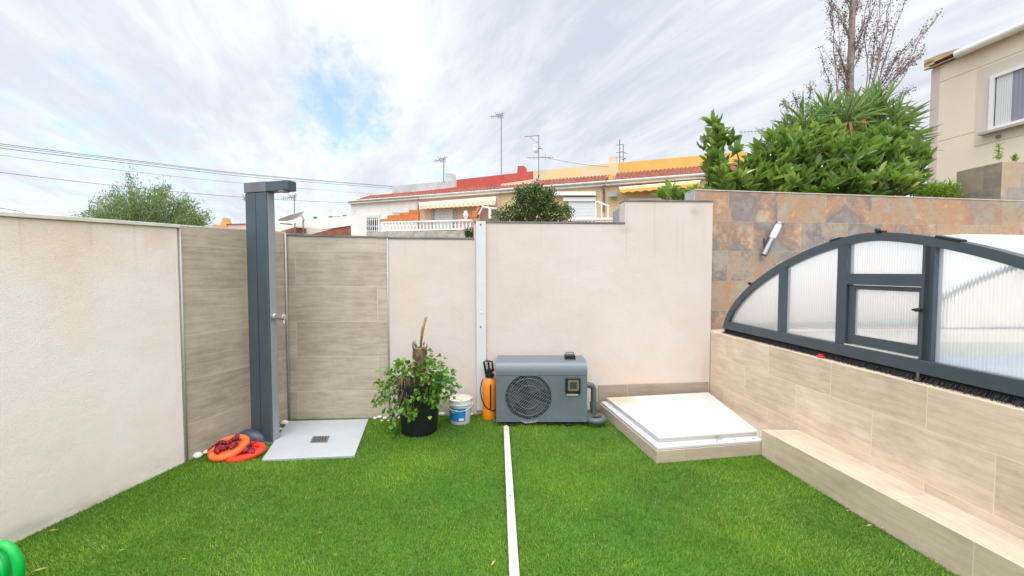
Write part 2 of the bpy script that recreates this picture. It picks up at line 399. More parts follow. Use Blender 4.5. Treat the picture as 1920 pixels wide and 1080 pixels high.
tw2 = thing('tiled_wall', (BA[0], BA[1], 0), 'beige wood-look tiled wall panel standing straight behind the pale shower tray', 'wall')
MB().prism([P(BA, BB, 0.0, -.1), P(BA, BB, .995, -.1), P(BA, BB, .995, zB1), P(BA, BB, 0.0, zB0)], nB * .15).build('tile_cladding', m_tb, tw2)
MB().prism([P(BA, BB, .003, zB0 + .002) - nB * .008, P(BA, BB, .999, zB1 + .002) - nB * .008, P(BA, BB, .999, zB1 + .018) - nB * .008, P(BA, BB, .003, zB0 + .018) - nB * .008], nB * .18).build('coping', MATS['cap_dark'], tw2)
q0 = P(BA, BB, .998, 0); e = MB(); e.tube([q0 - nB * .006, q0 - nB * .006 + Vector((0, 0, zB1))], .007, 8); e.build('edge_trim', MATS['trim_alu'], tw2, True)

# --- rendered back wall (stepped top)
_, _, nW = off(BW0, BW1, 1)
M_plB = plaster('plaster_back', (.63, .55, .50), [
    stain_on(1310, 390, BW0, BW1, .10, .22, (.50, .45, .36), .5), stain_on(1303, 398, BW0, BW1, .07, .06, (.40, .36, .28), .55),
    stain_on(1170, 430, BW0, BW1, .12, .08, (.45, .38, .32), .5), stain_on(760, 560, BW0, BW1, .2, .5, OR, .16),
    stain_on(1320, 690, BW0, BW1, .07, .22, (.60, .42, .27), .55), stain_on(1200, 715, BW0, BW1, .5, .05, OR, .45), stain_on(1130, 690, BW0, BW1, .10, .10, OR, .35)])
def wp(px, py, t=0.0): return on(px, py, BW0, BW1) + nW * t
bw = thing('garden_wall', (BW0[0], BW0[1], 0), 'pink-beige rendered back wall with a stepped top, behind the heat pump', 'wall')
zt = lambda px, py: wp(px, py).z
a0 = P(BW0, BW1, 0, -.1); a1 = P(BW0, BW1, 1, -.1)
x_s1 = wp(889, 500); x_s2 = wp(1172, 400)
prof = [a0, a1, Vector((a1.x, a1.y, zt(1340, 379))), Vector((x_s2.x, x_s2.y, zt(1172, 378))), Vector((x_s2.x, x_s2.y, zt(1172, 420))),
        Vector((x_s1.x, x_s1.y, zt(892, 418))), Vector((x_s1.x, x_s1.y, zt(889, 449))), Vector((a0.x, a0.y, zt(733, 448)))]
MB().prism(prof, nW * .16).build('rendered_panel', M_plB, bw, bevel=.004)
cp_ = MB(); up = Vector((0, 0, 1)); pr = [(prof[2], prof[3]), (prof[4], prof[5]), (prof[6], prof[7])]
for a, b in pr:
    cp_.prism([a + up * .002 - nW * .008, b + up * .002 - nW * .008, b + up * .018 - nW * .008, a + up * .018 - nW * .008], nW * .18)
cp_.build('coping', MATS['cap_dark'], bw)
mat('grey_render', (.33, .34, .37), .9, (.26, .27, .29), 4, bump=.4)
pp = prof[3]; MB().obox((pp.x + .002, pp.y + .163, prof[4].z - .3), (.16, 0, 0), (0, .36, 0), (0, 0, prof[3].z - prof[4].z + .27)).build('return_pier', MATS['grey_render'], bw)
# damp skirting above the hatch
m_sk = woodtile('tile_skirting', (.40, .33, .25), (.28, .22, .165), (.45, .39, .32), 1.2, .343, .1, -.05)
s0 = wp(1121, 722); s1 = wp(1327, 716); d_ = (Vector((BW1[0] - BW0[0], BW1[1] - BW0[1], 0))).normalized()
MB().prism([Vector((s0.x, s0.y, 0)) - nW * .014, Vector((s1.x, s1.y, 0)) - nW * .014, Vector((s1.x, s1.y, s1.z)) - nW * .014, Vector((s0.x, s0.y, s0.z)) - nW * .014], nW * .012).build('skirting', m_sk, bw)

# --- white cable channel on the back wall
c0 = wp(893, 600); c1 = wp(911, 600); zb = wp(901, 768).z; zt_ = wp(901, 416).z
ch = thing('cable_channel', (c0.x, c0.y - .02, zb), 'white vertical plastic cable channel on the back wall, left of the orange sprayer', 'cable channel')
MB().prism([Vector((c0.x, c0.y, zb)) - nW * .034, Vector((c1.x, c1.y, zb)) - nW * .034, Vector((c1.x, c1.y, zt_)) - nW * .034, Vector((c0.x, c0.y, zt_)) - nW * .034], nW * .032).build('cover', MATS['white_pvc'], ch, bevel=.004)
for py in (422, 612, 585):
    c = wp(901, py) - nW * .036; MB().lathe(c, [(.008, -.003), (.008, .003), (.004, .005)], 10, Matrix.Rotation(R(90), 3, 'X')).build('screw', MATS['screw'] if py != 585 else MATS['white_paint'], ch)

# ================================================================ right side: low tiled wall, bench, hatch, pool deck
LK0 = Vector((BW1[0], BW1[1], 0)); q = gnd(1920, 770, .81); dK = (Vector((q.x, q.y, 0)) - LK0).normalized(); LK1 = LK0 + dK * 6.0; nK = Vector((-dK.y, dK.x, 0))
if nK.x < 0: nK = -nK
m_lt = woodtile('tile_sand', (.80, .655, .515), (.50, .39, .28), (.76, .68, .58), .62, .30, .18, -.262)
lk = thing('low_wall', (LK0.x, LK0.y, 0), 'low sand-coloured wood-look tiled wall under the pool enclosure', 'wall')
MB().prism([LK0 - up * .1, LK1 - up * .1, LK1 + up * .81, LK0 + up * .81], nK * .30).build('tile_cladding', m_lt, lk, d=(dK.x, dK.y), bevel=.004)
# bench step
b0 = gnd(1427, 854); bt = .208
bb = gnd(1800, 1083); dB = (Vector((bb.x, bb.y, 0)) - Vector((b0.x, b0.y, 0))).normalized(); B0 = Vector((b0.x, b0.y, 0)); 
w_end = (LK0 + dK * ((LK0.y - B0.y) / -dK.y))
Lb = 4.6
B1 = B0 + dB * Lb; K1 = LK0 + dK * ((LK0.y - B1.y) / -dK.y)
m_bt = woodtile('tile_sand_bench', (.70, .57, .45), (.46, .365, .27), (.66, .59, .50), 1.2, .343, .35, -.21, .3)
bn = thing('bench_step', (B0.x, B0.y, 0), 'long sand-coloured tiled bench step along the foot of the low tiled wall', 'bench')
hz_ = up * bt
MB().prism([B0 - up * .1, B1 - up * .1, B1 + hz_, B0 + hz_], (w_end - B0).normalized() * ((w_end - B0).length - .002)).build('tile_cladding', m_bt, bn, d=(dB.x, dB.y), bevel=.004)

# hatch
h_fl = gnd(1231, 870); h_fr = gnd(1427, 855); hd = (Vector((h_fr.x, h_fr.y, 0)) - Vector((h_fl.x, h_fl.y, 0))).normalized()
h_bl = gnd(1122, 772); h0 = Vector((h_fl.x, h_fl.y, 0)); hb = Vector((h_bl.x, h_bl.y, 0)); hb = h0 + (hb - h0).normalized() * ((hb - h0).length - .03)
fr = h0 + hd * (B0.x - h0.x + .26); 
ht = thing('hatch', (h0.x, h0.y, 0), 'low white access hatch with a rust mark, set on a tiled plinth in the corner', 'hatch')
bk = Vector((LK0.x - .004, LK0.y - .03, 0))
plz = .098
fr2 = h0 + hd * (B0.x - .004 - h0.x); fr3 = Vector((w_end.x + .008, B0.y + .004, 0)); fr4 = Vector((B0.x - .004, B0.y + .004, 0))
MB().prism([h0, fr4 * 1, fr3, bk, hb], up * plz).build('plinth', woodtile('tile_plinth', (.52, .44, .34), (.38, .30, .225), (.5, .44, .37), .8, .3, .2, .1), ht, bevel=.003)
def inset(u, v, z):  # u along front, v toward back
    a = h0.lerp(Vector((2.0, h0.y + (fr4.y - h0.y) * .98, 0)), u); b = hb.lerp(Vector((LK0.x - .03, LK0.y - .03, 0)), u); p = a.lerp(b, v); return Vector((p.x, p.y, z))
MB().prism([inset(.008, .008, plz + .002), inset(.985, .008, plz + .002), inset(.995, .985, plz + .002), inset(.008, .985, plz + .002)], up * .022).build('frame', MATS['white_pvc'], ht, bevel=.004)
M_lid = None
m, t, out = newmat('hatch_lid'); g = t.new('ShaderNodeTexCoord').outputs['UV']
ru = inset(.13, .88, 0); dd = t.vmath('DISTANCE', t.mapping(g, scale=(1, 1.0, 0)), (ru.x, ru.y, 0)); dd = t.math('ADD', dd, t.math('MULTIPLY', t.math('SUBTRACT', t.noise(g, 7, 5, .6), .5), .30))
c = t.mix(t.math('MULTIPLY', t.rng(dd, .02, .30, 1, 0), .7), (.60, .585, .565, 1), (.55, .36, .20, 1))
c = t.mix(t.math('MULTIPLY', t.rng(t.noise(g, 3, 6, .65), .5, .75), .25), c, (.66, .58, .50, 1))
c = t.mix(t.math('MULTIPLY', t.rng(t.noise(g, 45, 3, .6), .66, .72), .35), c, (.35, .28, .2, 1))
principled(t, out, Base_Color=c, Roughness=.45)
lz = plz + .024
lid = MB(); lid.prism([inset(.075, .085, lz), inset(.975, .085, lz), inset(.985, .965, lz), inset(.06, .965, lz)], up * .028)
lid.build('lid', m, ht, bevel=.003)
lid2 = MB(); lid2.prism([inset(.065, .070, lz + .0305), inset(.985, .070, lz + .0305), inset(.99, .97, lz + .0305), inset(.05, .97, lz + .0305)], up * .012); lid2.build('lid', m, ht, bevel=.002)
h_ = MB(); c = inset(.60, .055, lz + .012); h_.cbox(c, (.035, .012, .022)); h_.cbox(c + Vector((.018, -.004, .004)), (.018, .016, .008)); h_.build('latch', MATS['chrome'], ht, bevel=.002)
for p_ in [inset(.06 + .17 * k, .035, plz + .0245) for k in range(6)] + [inset(.028, .05 + .16 * k, plz + .0245) for k in range(1, 6)]:
    MB().lathe(p_, [(.006, 0), (.006, .002), (.002, .003)], 8).build('screw', MATS['screw'], ht)

# ground, deck
def grid_plane(name, x0, x1, y0, y1, z, m):
    return MB().add([(x0, y0, z), (x1, y0, z), (x1, y1, z), (x0, y1, z)], [(0, 1, 2, 3)]).build(name, m)
struct(grid_plane('ground', -400, 400, -100, 700, -.12, MATS['earth']))
mat('turf_backing', (.045, .12, .005), .95, (.065, .16, .008), 5, fine=.3, bscale=200)
struct(MB().prism([Vector((LA[0], LA[1], -.03)), Vector((AB[0], AB[1], -.03)), Vector((BW1[0], BW1[1], -.03)), Vector((2.6, -1.5, -.03)), Vector((LB[0], LB[1], -.03))], up * .03).build('lawn_base', MATS['turf_backing']))
mat('paving', (.50, .45, .38), .8, (.42, .38, .32), 3, bump=.3)
mat('pool_tile', (.10, .30, .48), .25, (.16, .38, .55), 6)
dk = MB(); x0 = 2.46
PX0, PX1, PY0, PY1 = 2.95, 5.8, 1.55, 3.75
dk.box(2.64, PX0, -1.5, 4.6, .60, .80); dk.box(PX1, 12, -1.5, 4.6, .60, .80); dk.box(PX0, PX1, PY1, 4.6, .60, .80); dk.box(PX0, PX1, -1.5, PY0, .60, .80)
dk.box(LK0.x + .003, 2.64, 4.37, 4.6, .60, .80)
struct(dk.build('pool_deck', MATS['paving']))
pb = MB(); pb.box(PX0, PX1, PY0, PY1, -.10, -.02); pb.box(PX0 - .002, PX0 + .05, PY0, PY1, -.02, .598); pb.box(PX1 - .05, PX1, PY0, PY1, -.02, .598); pb.box(PX0 + .05, PX1 - .05, PY0, PY0 + .05, -.02, .598); pb.box(PX0 + .05, PX1 - .05, PY1 - .05, PY1, -.02, .598)
struct(pb.build('pool_basin', MATS['pool_tile']))
m, t, out = newmat('water'); g = t.new('ShaderNodeTexCoord').outputs['Object']
p = principled(t, out, Base_Color=(.12, .28, .48, 1), Roughness=.08); b = t.new('ShaderNodeBump', Height=t.noise(g, 5, 3), Strength=.3, Distance=.02); t.l.new(b.outputs[0], p.inputs['Normal'])
struct(grid_plane('water', PX0 + .055, PX1 - .055, PY0 + .055, PY1 - .055, .68, m))

# --- slate clad wall
SA = (LK0.x - .12, LK0.y + .17); SB_ = at(1920, 378, 5.03); SB = (SB_.x, SB_.y)
_, _, nS = off(SA, SB, 1); dS = Vector((SB[0] - SA[0], SB[1] - SA[1], 0)); Ls = dS.length; dS.normalize()
zs0 = on(1345, 358, SA, SB).z; zs1 = on(1920, 378, SA, SB).z
uS = u_of(on(1458, 400, SA, SB), SA, SB)
m_sl = slate('slate', -uS, -zs0 + .335 * 6 + .0)
ends = 1.45
sw = thing('slate_wall', (SA[0], SA[1], 0), 'tall rust and grey slate-tiled wall behind the pool enclosure', 'wall')
sa = Vector((SA[0], SA[1], .0)); sb = sa + dS * (Ls * ends)
MB().prism([sa, sb, sb + up * (zs0 + (zs1 - zs0) * ends), sa + up * zs0], nS * .22).build('slate_cladding', m_sl, sw, bevel=.003)
mat('cap_stone', (.42, .37, .32), .8, (.50, .45, .40), 9, bump=.3)
ca = sa + up * (zs0 + .002) - nS * .006; cb = sb + up * (zs0 + (zs1 - zs0) * ends + .002) - nS * .006
MB().prism([ca, cb, cb + up * .012, ca + up * .012], nS * .235).build('coping', MATS['cap_stone'], sw)
mat('pale_cement', (.50, .50, .50), .9, (.42, .42, .42), 6, bump=.4)
gp = on(1316, 358, SA, SB); gp2 = on(1345, 378, SA, SB)
MB().prism([Vector((gp.x, gp.y, 1.6)), Vector((SA[0] - .003, SA[1] - (.0), 1.6)), Vector((SA[0] - .003, SA[1], gp.z)), Vector((gp.x, gp.y, gp.z - .02))], nS * .20).build('cement_end', MATS['pale_cement'], sw)

# cream wall in front of the slate on the far right
mat('cream_render', (.72, .66, .56), .9, (.66, .60, .50), 3, bump=.3)
f0 = on(1800, 439, off(SA, SB, -.25)[0], off(SA, SB, -.25)[1]); f1 = on(1920, 441, off(SA, SB, -.25)[0], off(SA, SB, -.25)[1])
fe = f0 + (f1 - f0) * 3
o = MB().prism([Vector((f0.x, f0.y, .8)), Vector((fe.x, fe.y, .8)), Vector((fe.x, fe.y, f0.z)), Vector((f0.x, f0.y, f0.z))], nS * .24).build('low_wall', MATS['cream_render'], bevel=.01)
tag(o, 'low plain cream wall in front of the slate wall, showing above the arch at the far right', 'wall')

# upper planter block clad with slate
m_sl2 = slate('slate_upper', .21, -2.93 + .335 * 8)
m_sl3 = m_sl2
bx, by = 6.46, 5.40
ub = thing('slate_planter', (bx, by, 1.6), 'raised slate-tiled planter block below the right-hand house window', 'planter')
pz = at(1868, 303, 5.4).z
MB().prism([Vector((bx, by, 1.6)), Vector((bx + 3, by + .15, 1.6)), Vector((bx + 3, by + .15, pz)), Vector((bx, by, pz))], Vector((0, .55, 0))).build('slate_cladding', slate('slate_upper2', .21, -pz + .335 * 8, .3), ub, bevel=.004)
MB().box(bx + .05, bx + 2.9, by + .2, by + .5, pz - .02, pz + .012).build('soil', MATS['earth'], ub)
struct(MB().box(2.2, 16, 4.95 + .45, 12, -.11, 1.95).build('terrain', MATS['earth']))

# ================================================================ pool enclosure
E0 = Vector((2.25, 4.25, 0)); E1 = Vector((2.44, 1.93, 0)); dE = (E1 - E0).normalized(); nE = Vector((-dE.y, dE.x, 0))
if nE.x < 0: nE = -nE
EA, EB = (E0.x, E0.y), (E1.x, E1.y)
def es(px, py):
    p = on(px, py, EA, EB); return (Vector((p.x, p.y, 0)) - E0).dot(dE), p.z
Z0 = .865; AW, AHt, NN = 1.56, .845, 1.58
def arch(s, inset_=0.0):
    a = AW - inset_ * 1.25; h = AHt - inset_; u = min(1, abs(s - AW) / a); return Z0 + h * (1 - u ** NN) ** (1 / NN)
def ep(s, z, t=0.0): return E0 + dE * s + up * z + nE * t
pe_ = thing('pool_enclosure', (E0.x, E0.y, .81), 'arched pool enclosure with dark grey aluminium frame and ribbed clear panels', 'pool enclosure')
FR = MATS['anthracite']
arcS = [AW - AW * math.cos(math.pi * k / 64) for k in range(65)]
def archband(t0, t1, w, mb):
    o_ = [(s, arch(s)) for s in arcS]; i_ = [(AW + (s - AW) * (1 - w / AW * 1.25), max(Z0, Z0 + (AHt - w) * ((arch(s) - Z0) / AHt))) for s in arcS]
    for k in range(64):
        a, b, c, d = o_[k], o_[k + 1], i_[k + 1], i_[k]
        mb.prism([ep(*a, t0), ep(*b, t0), ep(*c, t0), ep(*d, t0)], nE * (t1 - t0))
    return mb
archband(-.03, .03, .055, MB()).build('arch_frame', FR, pe_)
RB = Z0 + .075
MB().prism([ep(-.01, Z0 - .005, -.035), ep(2 * AW + .01, Z0 - .005, -.035), ep(2 * AW - .03, RB, -.035), ep(.05, RB, -.035)], nE * .07).build('bottom_rail', FR, pe_, bevel=.003)
s1a = es(1463, 620)[0]; s1b = es(1475, 620)[0]; s2a = es(1574, 650)[0]; s2b = es(1590, 650)[0]; s3a = es(1729, 695)[0]; s3b = es(1749, 695)[0]
def post(sa_, sb_, z1=None, z0=RB, name='post', t0=-.028, t1=.028):
    za = z1 if z1 else arch(sa_, .03); zb_ = z1 if z1 else arch(sb_, .03)
    return MB().prism([ep(sa_, z0, t0), ep(sb_, z0, t0), ep(sb_, zb_, t0), ep(sa_, za, t0)], nE * (t1 - t0)).build(name, FR, pe_, bevel=.002)
post(s1a, s1b); post(s2a - .01, s2b); post(s3a, s3b + .01)
sR = 2 * AW - (s2a + s2b) / 2 + .18; post(sR, sR + .05)
zt1 = es(1590, 513)[1]; zt0 = es(1590, 533)[1]
MB().prism([ep(s2b, zt0, -.026), ep(s3a, zt0, -.026), ep(s3a, zt1, -.026), ep(s2b, zt1, -.026)], nE * .05).build('transom', FR, pe_)
# door leaf
dz0 = RB + .012; dz1 = zt0 - .004; da, db = s2b + .004, s3a - .004
dr = MB()
fw = .045
for (a, b, z0_, z1_) in ((da, db, dz0, dz0 + fw + .02), (da, db, dz1 - .028, dz1), (da, da + fw, dz0 + fw + .02, dz1 - .028), (db - .018, db, dz0 + fw + .02, dz1 - .028)):
    dr.prism([ep(a, z0_, -.012), ep(b, z0_, -.012), ep(b, z1_, -.012), ep(a, z1_, -.012)], nE * .03)
door = dr.build('door', FR, pe_)
mat('threshold', (.62, .58, .50), .5)
MB().prism([ep(da, RB + .002, -.034), ep(db, RB + .002, -.034), ep(db, RB + .009, -.034), ep(da, RB + .009, -.034)], nE * .01).build('threshold_strip', MATS['threshold'], pe_)
hn = MB(); hc = es(1734, 581); c = ep(hc[0], hc[1], -.03)
Mh = Matrix.Rotation(math.atan2(dE.y, dE.x), 3, 'Z')
hn.lathe(c - nE * .0, [(.013, 0), (.013, .010), (.008, .012), (.008, .022), (.011, .024), (.011, .03)], 12, Mh @ Matrix.Rotation(R(90), 3, 'X') if (Mh @ Matrix.Rotation(R(90), 3, 'X') @ Vector((0, 0, 1))).dot(nE) < 0 else Mh @ Matrix.Rotation(R(-90), 3, 'X'))
hn.cbox(c - nE * .028, (.040, .009, .012), Mh); hn.build('handle', MATS['black_plastic'], pe_, bevel=.002)
# ribbed multiwall sheet
m, t, out = newmat('ribbed_sheet'); uv = t.new('ShaderNodeTexCoord').outputs['UV']
su = t.new('ShaderNodeSeparateXYZ', Vector=uv); wv = t.math('SINE', t.math('MULTIPLY', su.outputs[0], 2 * math.pi / .0165))
rib = t.rng(wv, .1, 1.0)
sm = t.noise(t.mapping(uv, scale=(1, 1, 1)), 3.0, 3, .5)
rf = t.new('ShaderNodeBsdfRefraction', Color=(.97, .98, .99, 1), Roughness=.22, IOR=1.03)
bp = t.new('ShaderNodeBump', Height=wv, Strength=.2, Distance=.004); t.l.new(bp.outputs[0], rf.inputs['Normal'])
df = t.new('ShaderNodeBsdfDiffuse', Color=(.70, .70, .70, 1)); tr = t.new('ShaderNodeBsdfTranslucent', Color=(.93, .93, .92, 1))
gl = t.new('ShaderNodeBsdfGlossy', Color=(1, 1, 1, 1), Roughness=.12); t.l.new(bp.outputs[0], gl.inputs['Normal'])
mA = t.new('ShaderNodeMixShader', i0=.6, i1=df.outputs[0], i2=tr.outputs[0])
fac = t.math('MULTIPLY_ADD', rib, .08, .50)
mB = t.new('ShaderNodeMixShader', i0=t.math('ADD', fac, 0.0), i1=rf.outputs[0], i2=mA.outputs[0])
mC = t.new('ShaderNodeMixShader', i0=.10, i1=mB.outputs[0], i2=gl.outputs[0]); t.l.new(mC.outputs[0], out.inputs[0])
M_rib = m
def panel(sa_, sb_, z0, z1f, name='clear_panel', t_=.0, n=20):
    ss = [sa_ + (sb_ - sa_) * k / n for k in range(n + 1)]
    bot = [ep(s, z0, t_) for s in ss]; top = [ep(s, max(z0 + .001, z1f(s)), t_) for s in ss]
    mb = MB(); mb.add(bot + top, [(k, k + 1, n + 2 + k, n + 1 + k) for k in range(n)])
    return mb.build(name, M_rib, pe_ if name == 'clear_panel' else None)
ai = lambda s: arch(s, .04)
panel(.06, s1a, RB, ai); panel(s1b, s2a - .01, RB, ai); panel(s2b, s3a, zt1, ai); panel(s3b + .01, sR, RB, ai, n=30); panel(sR + .05, 2 * AW - .06, RB, ai)
mb = MB(); mb.add([ep(da + fw, dz0 + fw + .02, 0), ep(db - .018, dz0 + fw + .02, 0), ep(db - .018, dz1 - .028, 0), ep(da + fw, dz1 - .028, 0)], [(0, 1, 2, 3)]); mb.build('pane', M_rib, door)
# vault running away from the gable
VL = 2.3
m, t, out = newmat('vault_sheet')
df = t.new('ShaderNodeBsdfTranslucent', Color=(.94, .95, .96, 1)); tp = t.new('ShaderNodeBsdfTransparent', Color=(.93, .95, .97, 1)); t.l.new(t.new('ShaderNodeMixShader', i0=.55, i1=df.outputs[0], i2=tp.outputs[0]).outputs[0], out.inputs[0])
vs = [ep(AW + (s - AW) * .985, Z0 + (arch(s) - Z0) * .98, tt) for tt in (.03, VL) for s in arcS]; nn = len(arcS)
MB().add(vs, [(k, k + 1, nn + k + 1, nn + k) for k in range(nn - 1)]).build('vault_sheet', m, pe_, True)
for tt in (VL,):
    archband(tt - .025, tt + .025, .05, MB()).build('arch_rib', FR, pe_)
for s in (.0, 2 * AW):
    a = ep(s, Z0, .03); MB().prism([a + up * -.005 + dE * (-.02), a + dE * .02 + up * -.005, a + dE * .02 + up * .05, a - dE * .02 + up * .05], nE * VL).build('side_rail', FR, pe_)
# black brush seal below the rail
br_ = MB()
br_.prism([ep(.0, .812, -.010), ep(2 * AW, .812, -.010), ep(2 * AW, Z0 - .008, -.010), ep(0, Z0 - .008, -.010)], nE * .02)
k = 0.0
while k < 2 * AW:
    w_ = random.uniform(.003, .006); lean = random.uniform(-.012, .012); out_ = random.uniform(.012, .045)
    a = ep(k, Z0 - .008, -.012); b = ep(k + lean, .811, -.012 - out_)
    br_.add([a, a + dE * w_, b + dE * w_ * .6, b], [(0, 1, 2, 3)]); k += .0036
mat('brush', (.010, .011, .012), .6); br_.build('brush_seal', MATS['brush'], pe_)
# black clips on the arch
for (px, py, w_, rot_) in ((1413, 540, .025, 0), (1572, 452, .09, 0), (1656, 438, .04, 0), (1786, 444, .13, 0)):
    s_, z_ = es(px, py); a = arch(s_ - .02); b = arch(s_ + .02); an = math.atan2(b - a, .04); c = ep(s_, arch(s_) + .004, -.02)
    u_ = (dE * math.cos(an) + up * math.sin(an)); v_ = (up * math.cos(an) - dE * math.sin(an))
    mb = MB(); mb.obox(c - u_ * w_ / 2 - v_ * .010 - nE * .012, u_ * w_, v_ * .017, nE * .04)
    if w_ < .06: mb.ball(c - nE * .02 + v_ * .008, .016, 10)
    mb.build('clip', MATS['black_plastic'], pe_, bevel=.003)
# adjusting foot
s_, z_ = es(1729, 725); c = ep(s_, .811, -.03)
ft = MB(); ft.lathe(c, [(.022, 0), (.022, .008), (.014, .016), (.010, .02)], 14).build('foot_pad', MATS['black_plastic'], pe_); MB().tube([c + up * .02, c + up * .055], .007, 8).build('foot_bolt', MATS['steel'], pe_)
mat('red_plastic', (.70, .045, .02), .4)
s_, z_ = es(1551, 672); c = ep(s_, .811, -.05)
mb = MB(); mb.obox(c - dE * .025 - nE * .015, dE * .05, nE * .03, up * .016); mb.obox(c - dE * .018 - nE * .010 + up * .016, dE * .03, nE * .02, up * .010)
tag(mb.build('clip', MATS['red_plastic'], bevel=.003), 'small red plastic clip lying on top of the low tiled wall', 'clip')

# --- wall lamp
lp = on(1432, 478, *off(SA, SB, -.06)[:2]); lq = on(1462, 418, *off(SA, SB, -.06)[:2])
lm = thing('wall_lamp', tuple(lp), 'tilted tubular wall lamp of white glass and brushed steel on the slate wall', 'lamp')
v = lq - lp
MB().tube([lp, lp + v * .52], .034, 16).build('steel_sleeve', MATS['steel'], lm, 'auto')
MB().tube([lp + v * .52, lp + v * .95], .036, 16).build('glass_tube', mat('opal', (.62, .62, .66), .25), lm, 'auto')
MB().tube([lp + v * .95, lp + v * 1.0], .042, 16).build('cap', MATS['steel'], lm, 'auto')
MB().cbox(lp + v * .40 + nS * .045, (.07, .03, .10)).build('bracket', MATS['steel'], lm)
# ================================================================ artificial grass
def inside(pts, poly):
    x, y = pts[:, 0], pts[:, 1]; r = np.zeros(len(x), bool); n = len(poly)
    for i in range(n):
        x1, y1 = poly[i]; x2, y2 = poly[(i + 1) % n]
        c = ((y1 > y) != (y2 > y)) & (x < (x2 - x1) * (y - y1) / (y2 - y1 + 1e-12) + x1); r ^= c
    return r
tray = [gnd(540, 793), gnd(691, 789), gnd(665, 858), gnd(491, 866)]
trayp = [(p.x, p.y) for p in tray]
def front(px, d): return at(px, 500, d)
lawn = [xy(LW0 + dL * 0), (AB[0], AB[1]), (BB[0], BB[1]), (BW1[0], BW1[1]), (B0.x, B0.y), xy(B0 + dB * 2.3), xy(LW0 + dL * 2.6)]
N = 420000
ymax = 4.45; g = np.empty((0, 2))
c = np.column_stack([rng.uniform(-3.4, 2.4, N), rng.uniform(1.45, ymax, N)])
c = c[inside(c, lawn)]
ok = ~inside(c, trayp)
hp = [xy(h0), xy(fr4), xy(fr3), (bk.x, bk.y), xy(hb)]
ok &= ~inside(c, hp); 
c = c[ok]; n = len(c)
# soft tufts: lean direction varies slowly
ph = np.sin(c[:, 0] * 5.1 + 1.3 * np.sin(c[:, 1] * 3.7)) + np.cos(c[:, 1] * 6.3 + 1.1 * np.sin(c[:, 0] * 4.1))
az = rng.uniform(0, 2 * np.pi, n); lean = rng.uniform(.15, .95, n)
h = rng.uniform(.010, .020, n) * (1 + .10 * ph); w = rng.uniform(.0011, .0022, n)
ldx = np.cos(az) * lean * h + .004 * np.cos(ph * 2); ldy = np.sin(az) * lean * h - .003
b0_ = np.column_stack([c, np.zeros(n)]); sx_ = np.column_stack([-np.sin(az), np.cos(az), np.zeros(n)]) * w[:, None]
V = np.stack([b0_ - sx_, b0_ + sx_, b0_ + np.column_stack([ldx, ldy, h])], 1).reshape(-1, 3)
patchy = .5 + .30 * ph / 2 + rng.normal(0, .22, n)
dry = rng.random(n) < (.05 + .05 * (np.sin(c[:, 0] * 2.3 + c[:, 1] * 1.9) > .3)); patchy = np.where(dry, 1.2, np.clip(patchy, 0, 1))
rr = np.repeat(patchy, 3)
m, t, out = newmat('grass_blade'); a = t.new('ShaderNodeAttribute', dict(attribute_name='rnd')).outputs['Fac']
cc = t.mix(t.rng(a, 0, 1), (.082, .205, .006, 1), (.25, .44, .028, 1)); cc = t.mix(t.rng(a, 1.05, 1.15), cc, (.42, .43, .13, 1))
gg = t.new('ShaderNodeTexCoord').outputs['Object']
cc = t.mix(t.math('MULTIPLY', t.rng(t.noise(gg, 1.5, 5, .6), .40, .62), .45), cc, (.085, .215, .005, 1))
p = t.new('ShaderNodeBsdfPrincipled', Base_Color=cc, Roughness=.5); tr = t.new('ShaderNodeBsdfTranslucent', Color=cc)
t.l.new(t.new('ShaderNodeMixShader', i0=.35, i1=p.outputs[0], i2=tr.outputs[0]).outputs[0], out.inputs[0])
gr = fast_mesh('artificial_grass', V, np.arange(3 * n).reshape(-1, 3), m, rnd=rr)
tag(gr, 'short bright green artificial grass covering the yard', 'grass', kind='stuff')

# dry bits on the lawn
mat('dry_leaf', (.36, .27, .11), .8)
litter = [(1630, 985, .05, .3), (1655, 990, .04, .1), (1590, 957, .03, .2), (925, 1055, .05, 1.1), (228, 1031, .03, .4), (100, 994, .045, .2), (75, 1068, .06, .6), (345, 1048, .02, .1), (712, 867, .018, .5), (1100, 955, .02, .2), (628, 1040, .018, 1), (600, 998, .02, .2), (340, 921, .022, 2.4), (905, 845, .02, .6), (1085, 808, .018, .4), (180, 960, .02, .9)]
proto = None
for (px, py, L_, a_) in litter:
    p = gnd(px, py, .020); mb = MB(); d0 = Vector((math.cos(a_), math.sin(a_), 0)); e0 = Vector((-d0.y, d0.x, 0))
    if proto is None:
        mb.prism([p - d0 * .5, p - e0 * .10 - d0 * .1, p + d0 * .5, p + e0 * .10 + up * .06], up * .02); proto = mb.build('dry_leaf', MATS['dry_leaf']); proto.scale = (L_,) * 3; proto.location = p; o = proto
    else:
        o = proto.copy(); S.collection.objects.link(o); o.location = p; o.rotation_euler = (0, 0, a_ - litter[0][3]); o.scale = (L_, L_, L_)
    tag(o, 'small dry yellowish leaf fragment lying on the artificial grass', 'leaf', 'dry leaf bits scattered on the lawn')

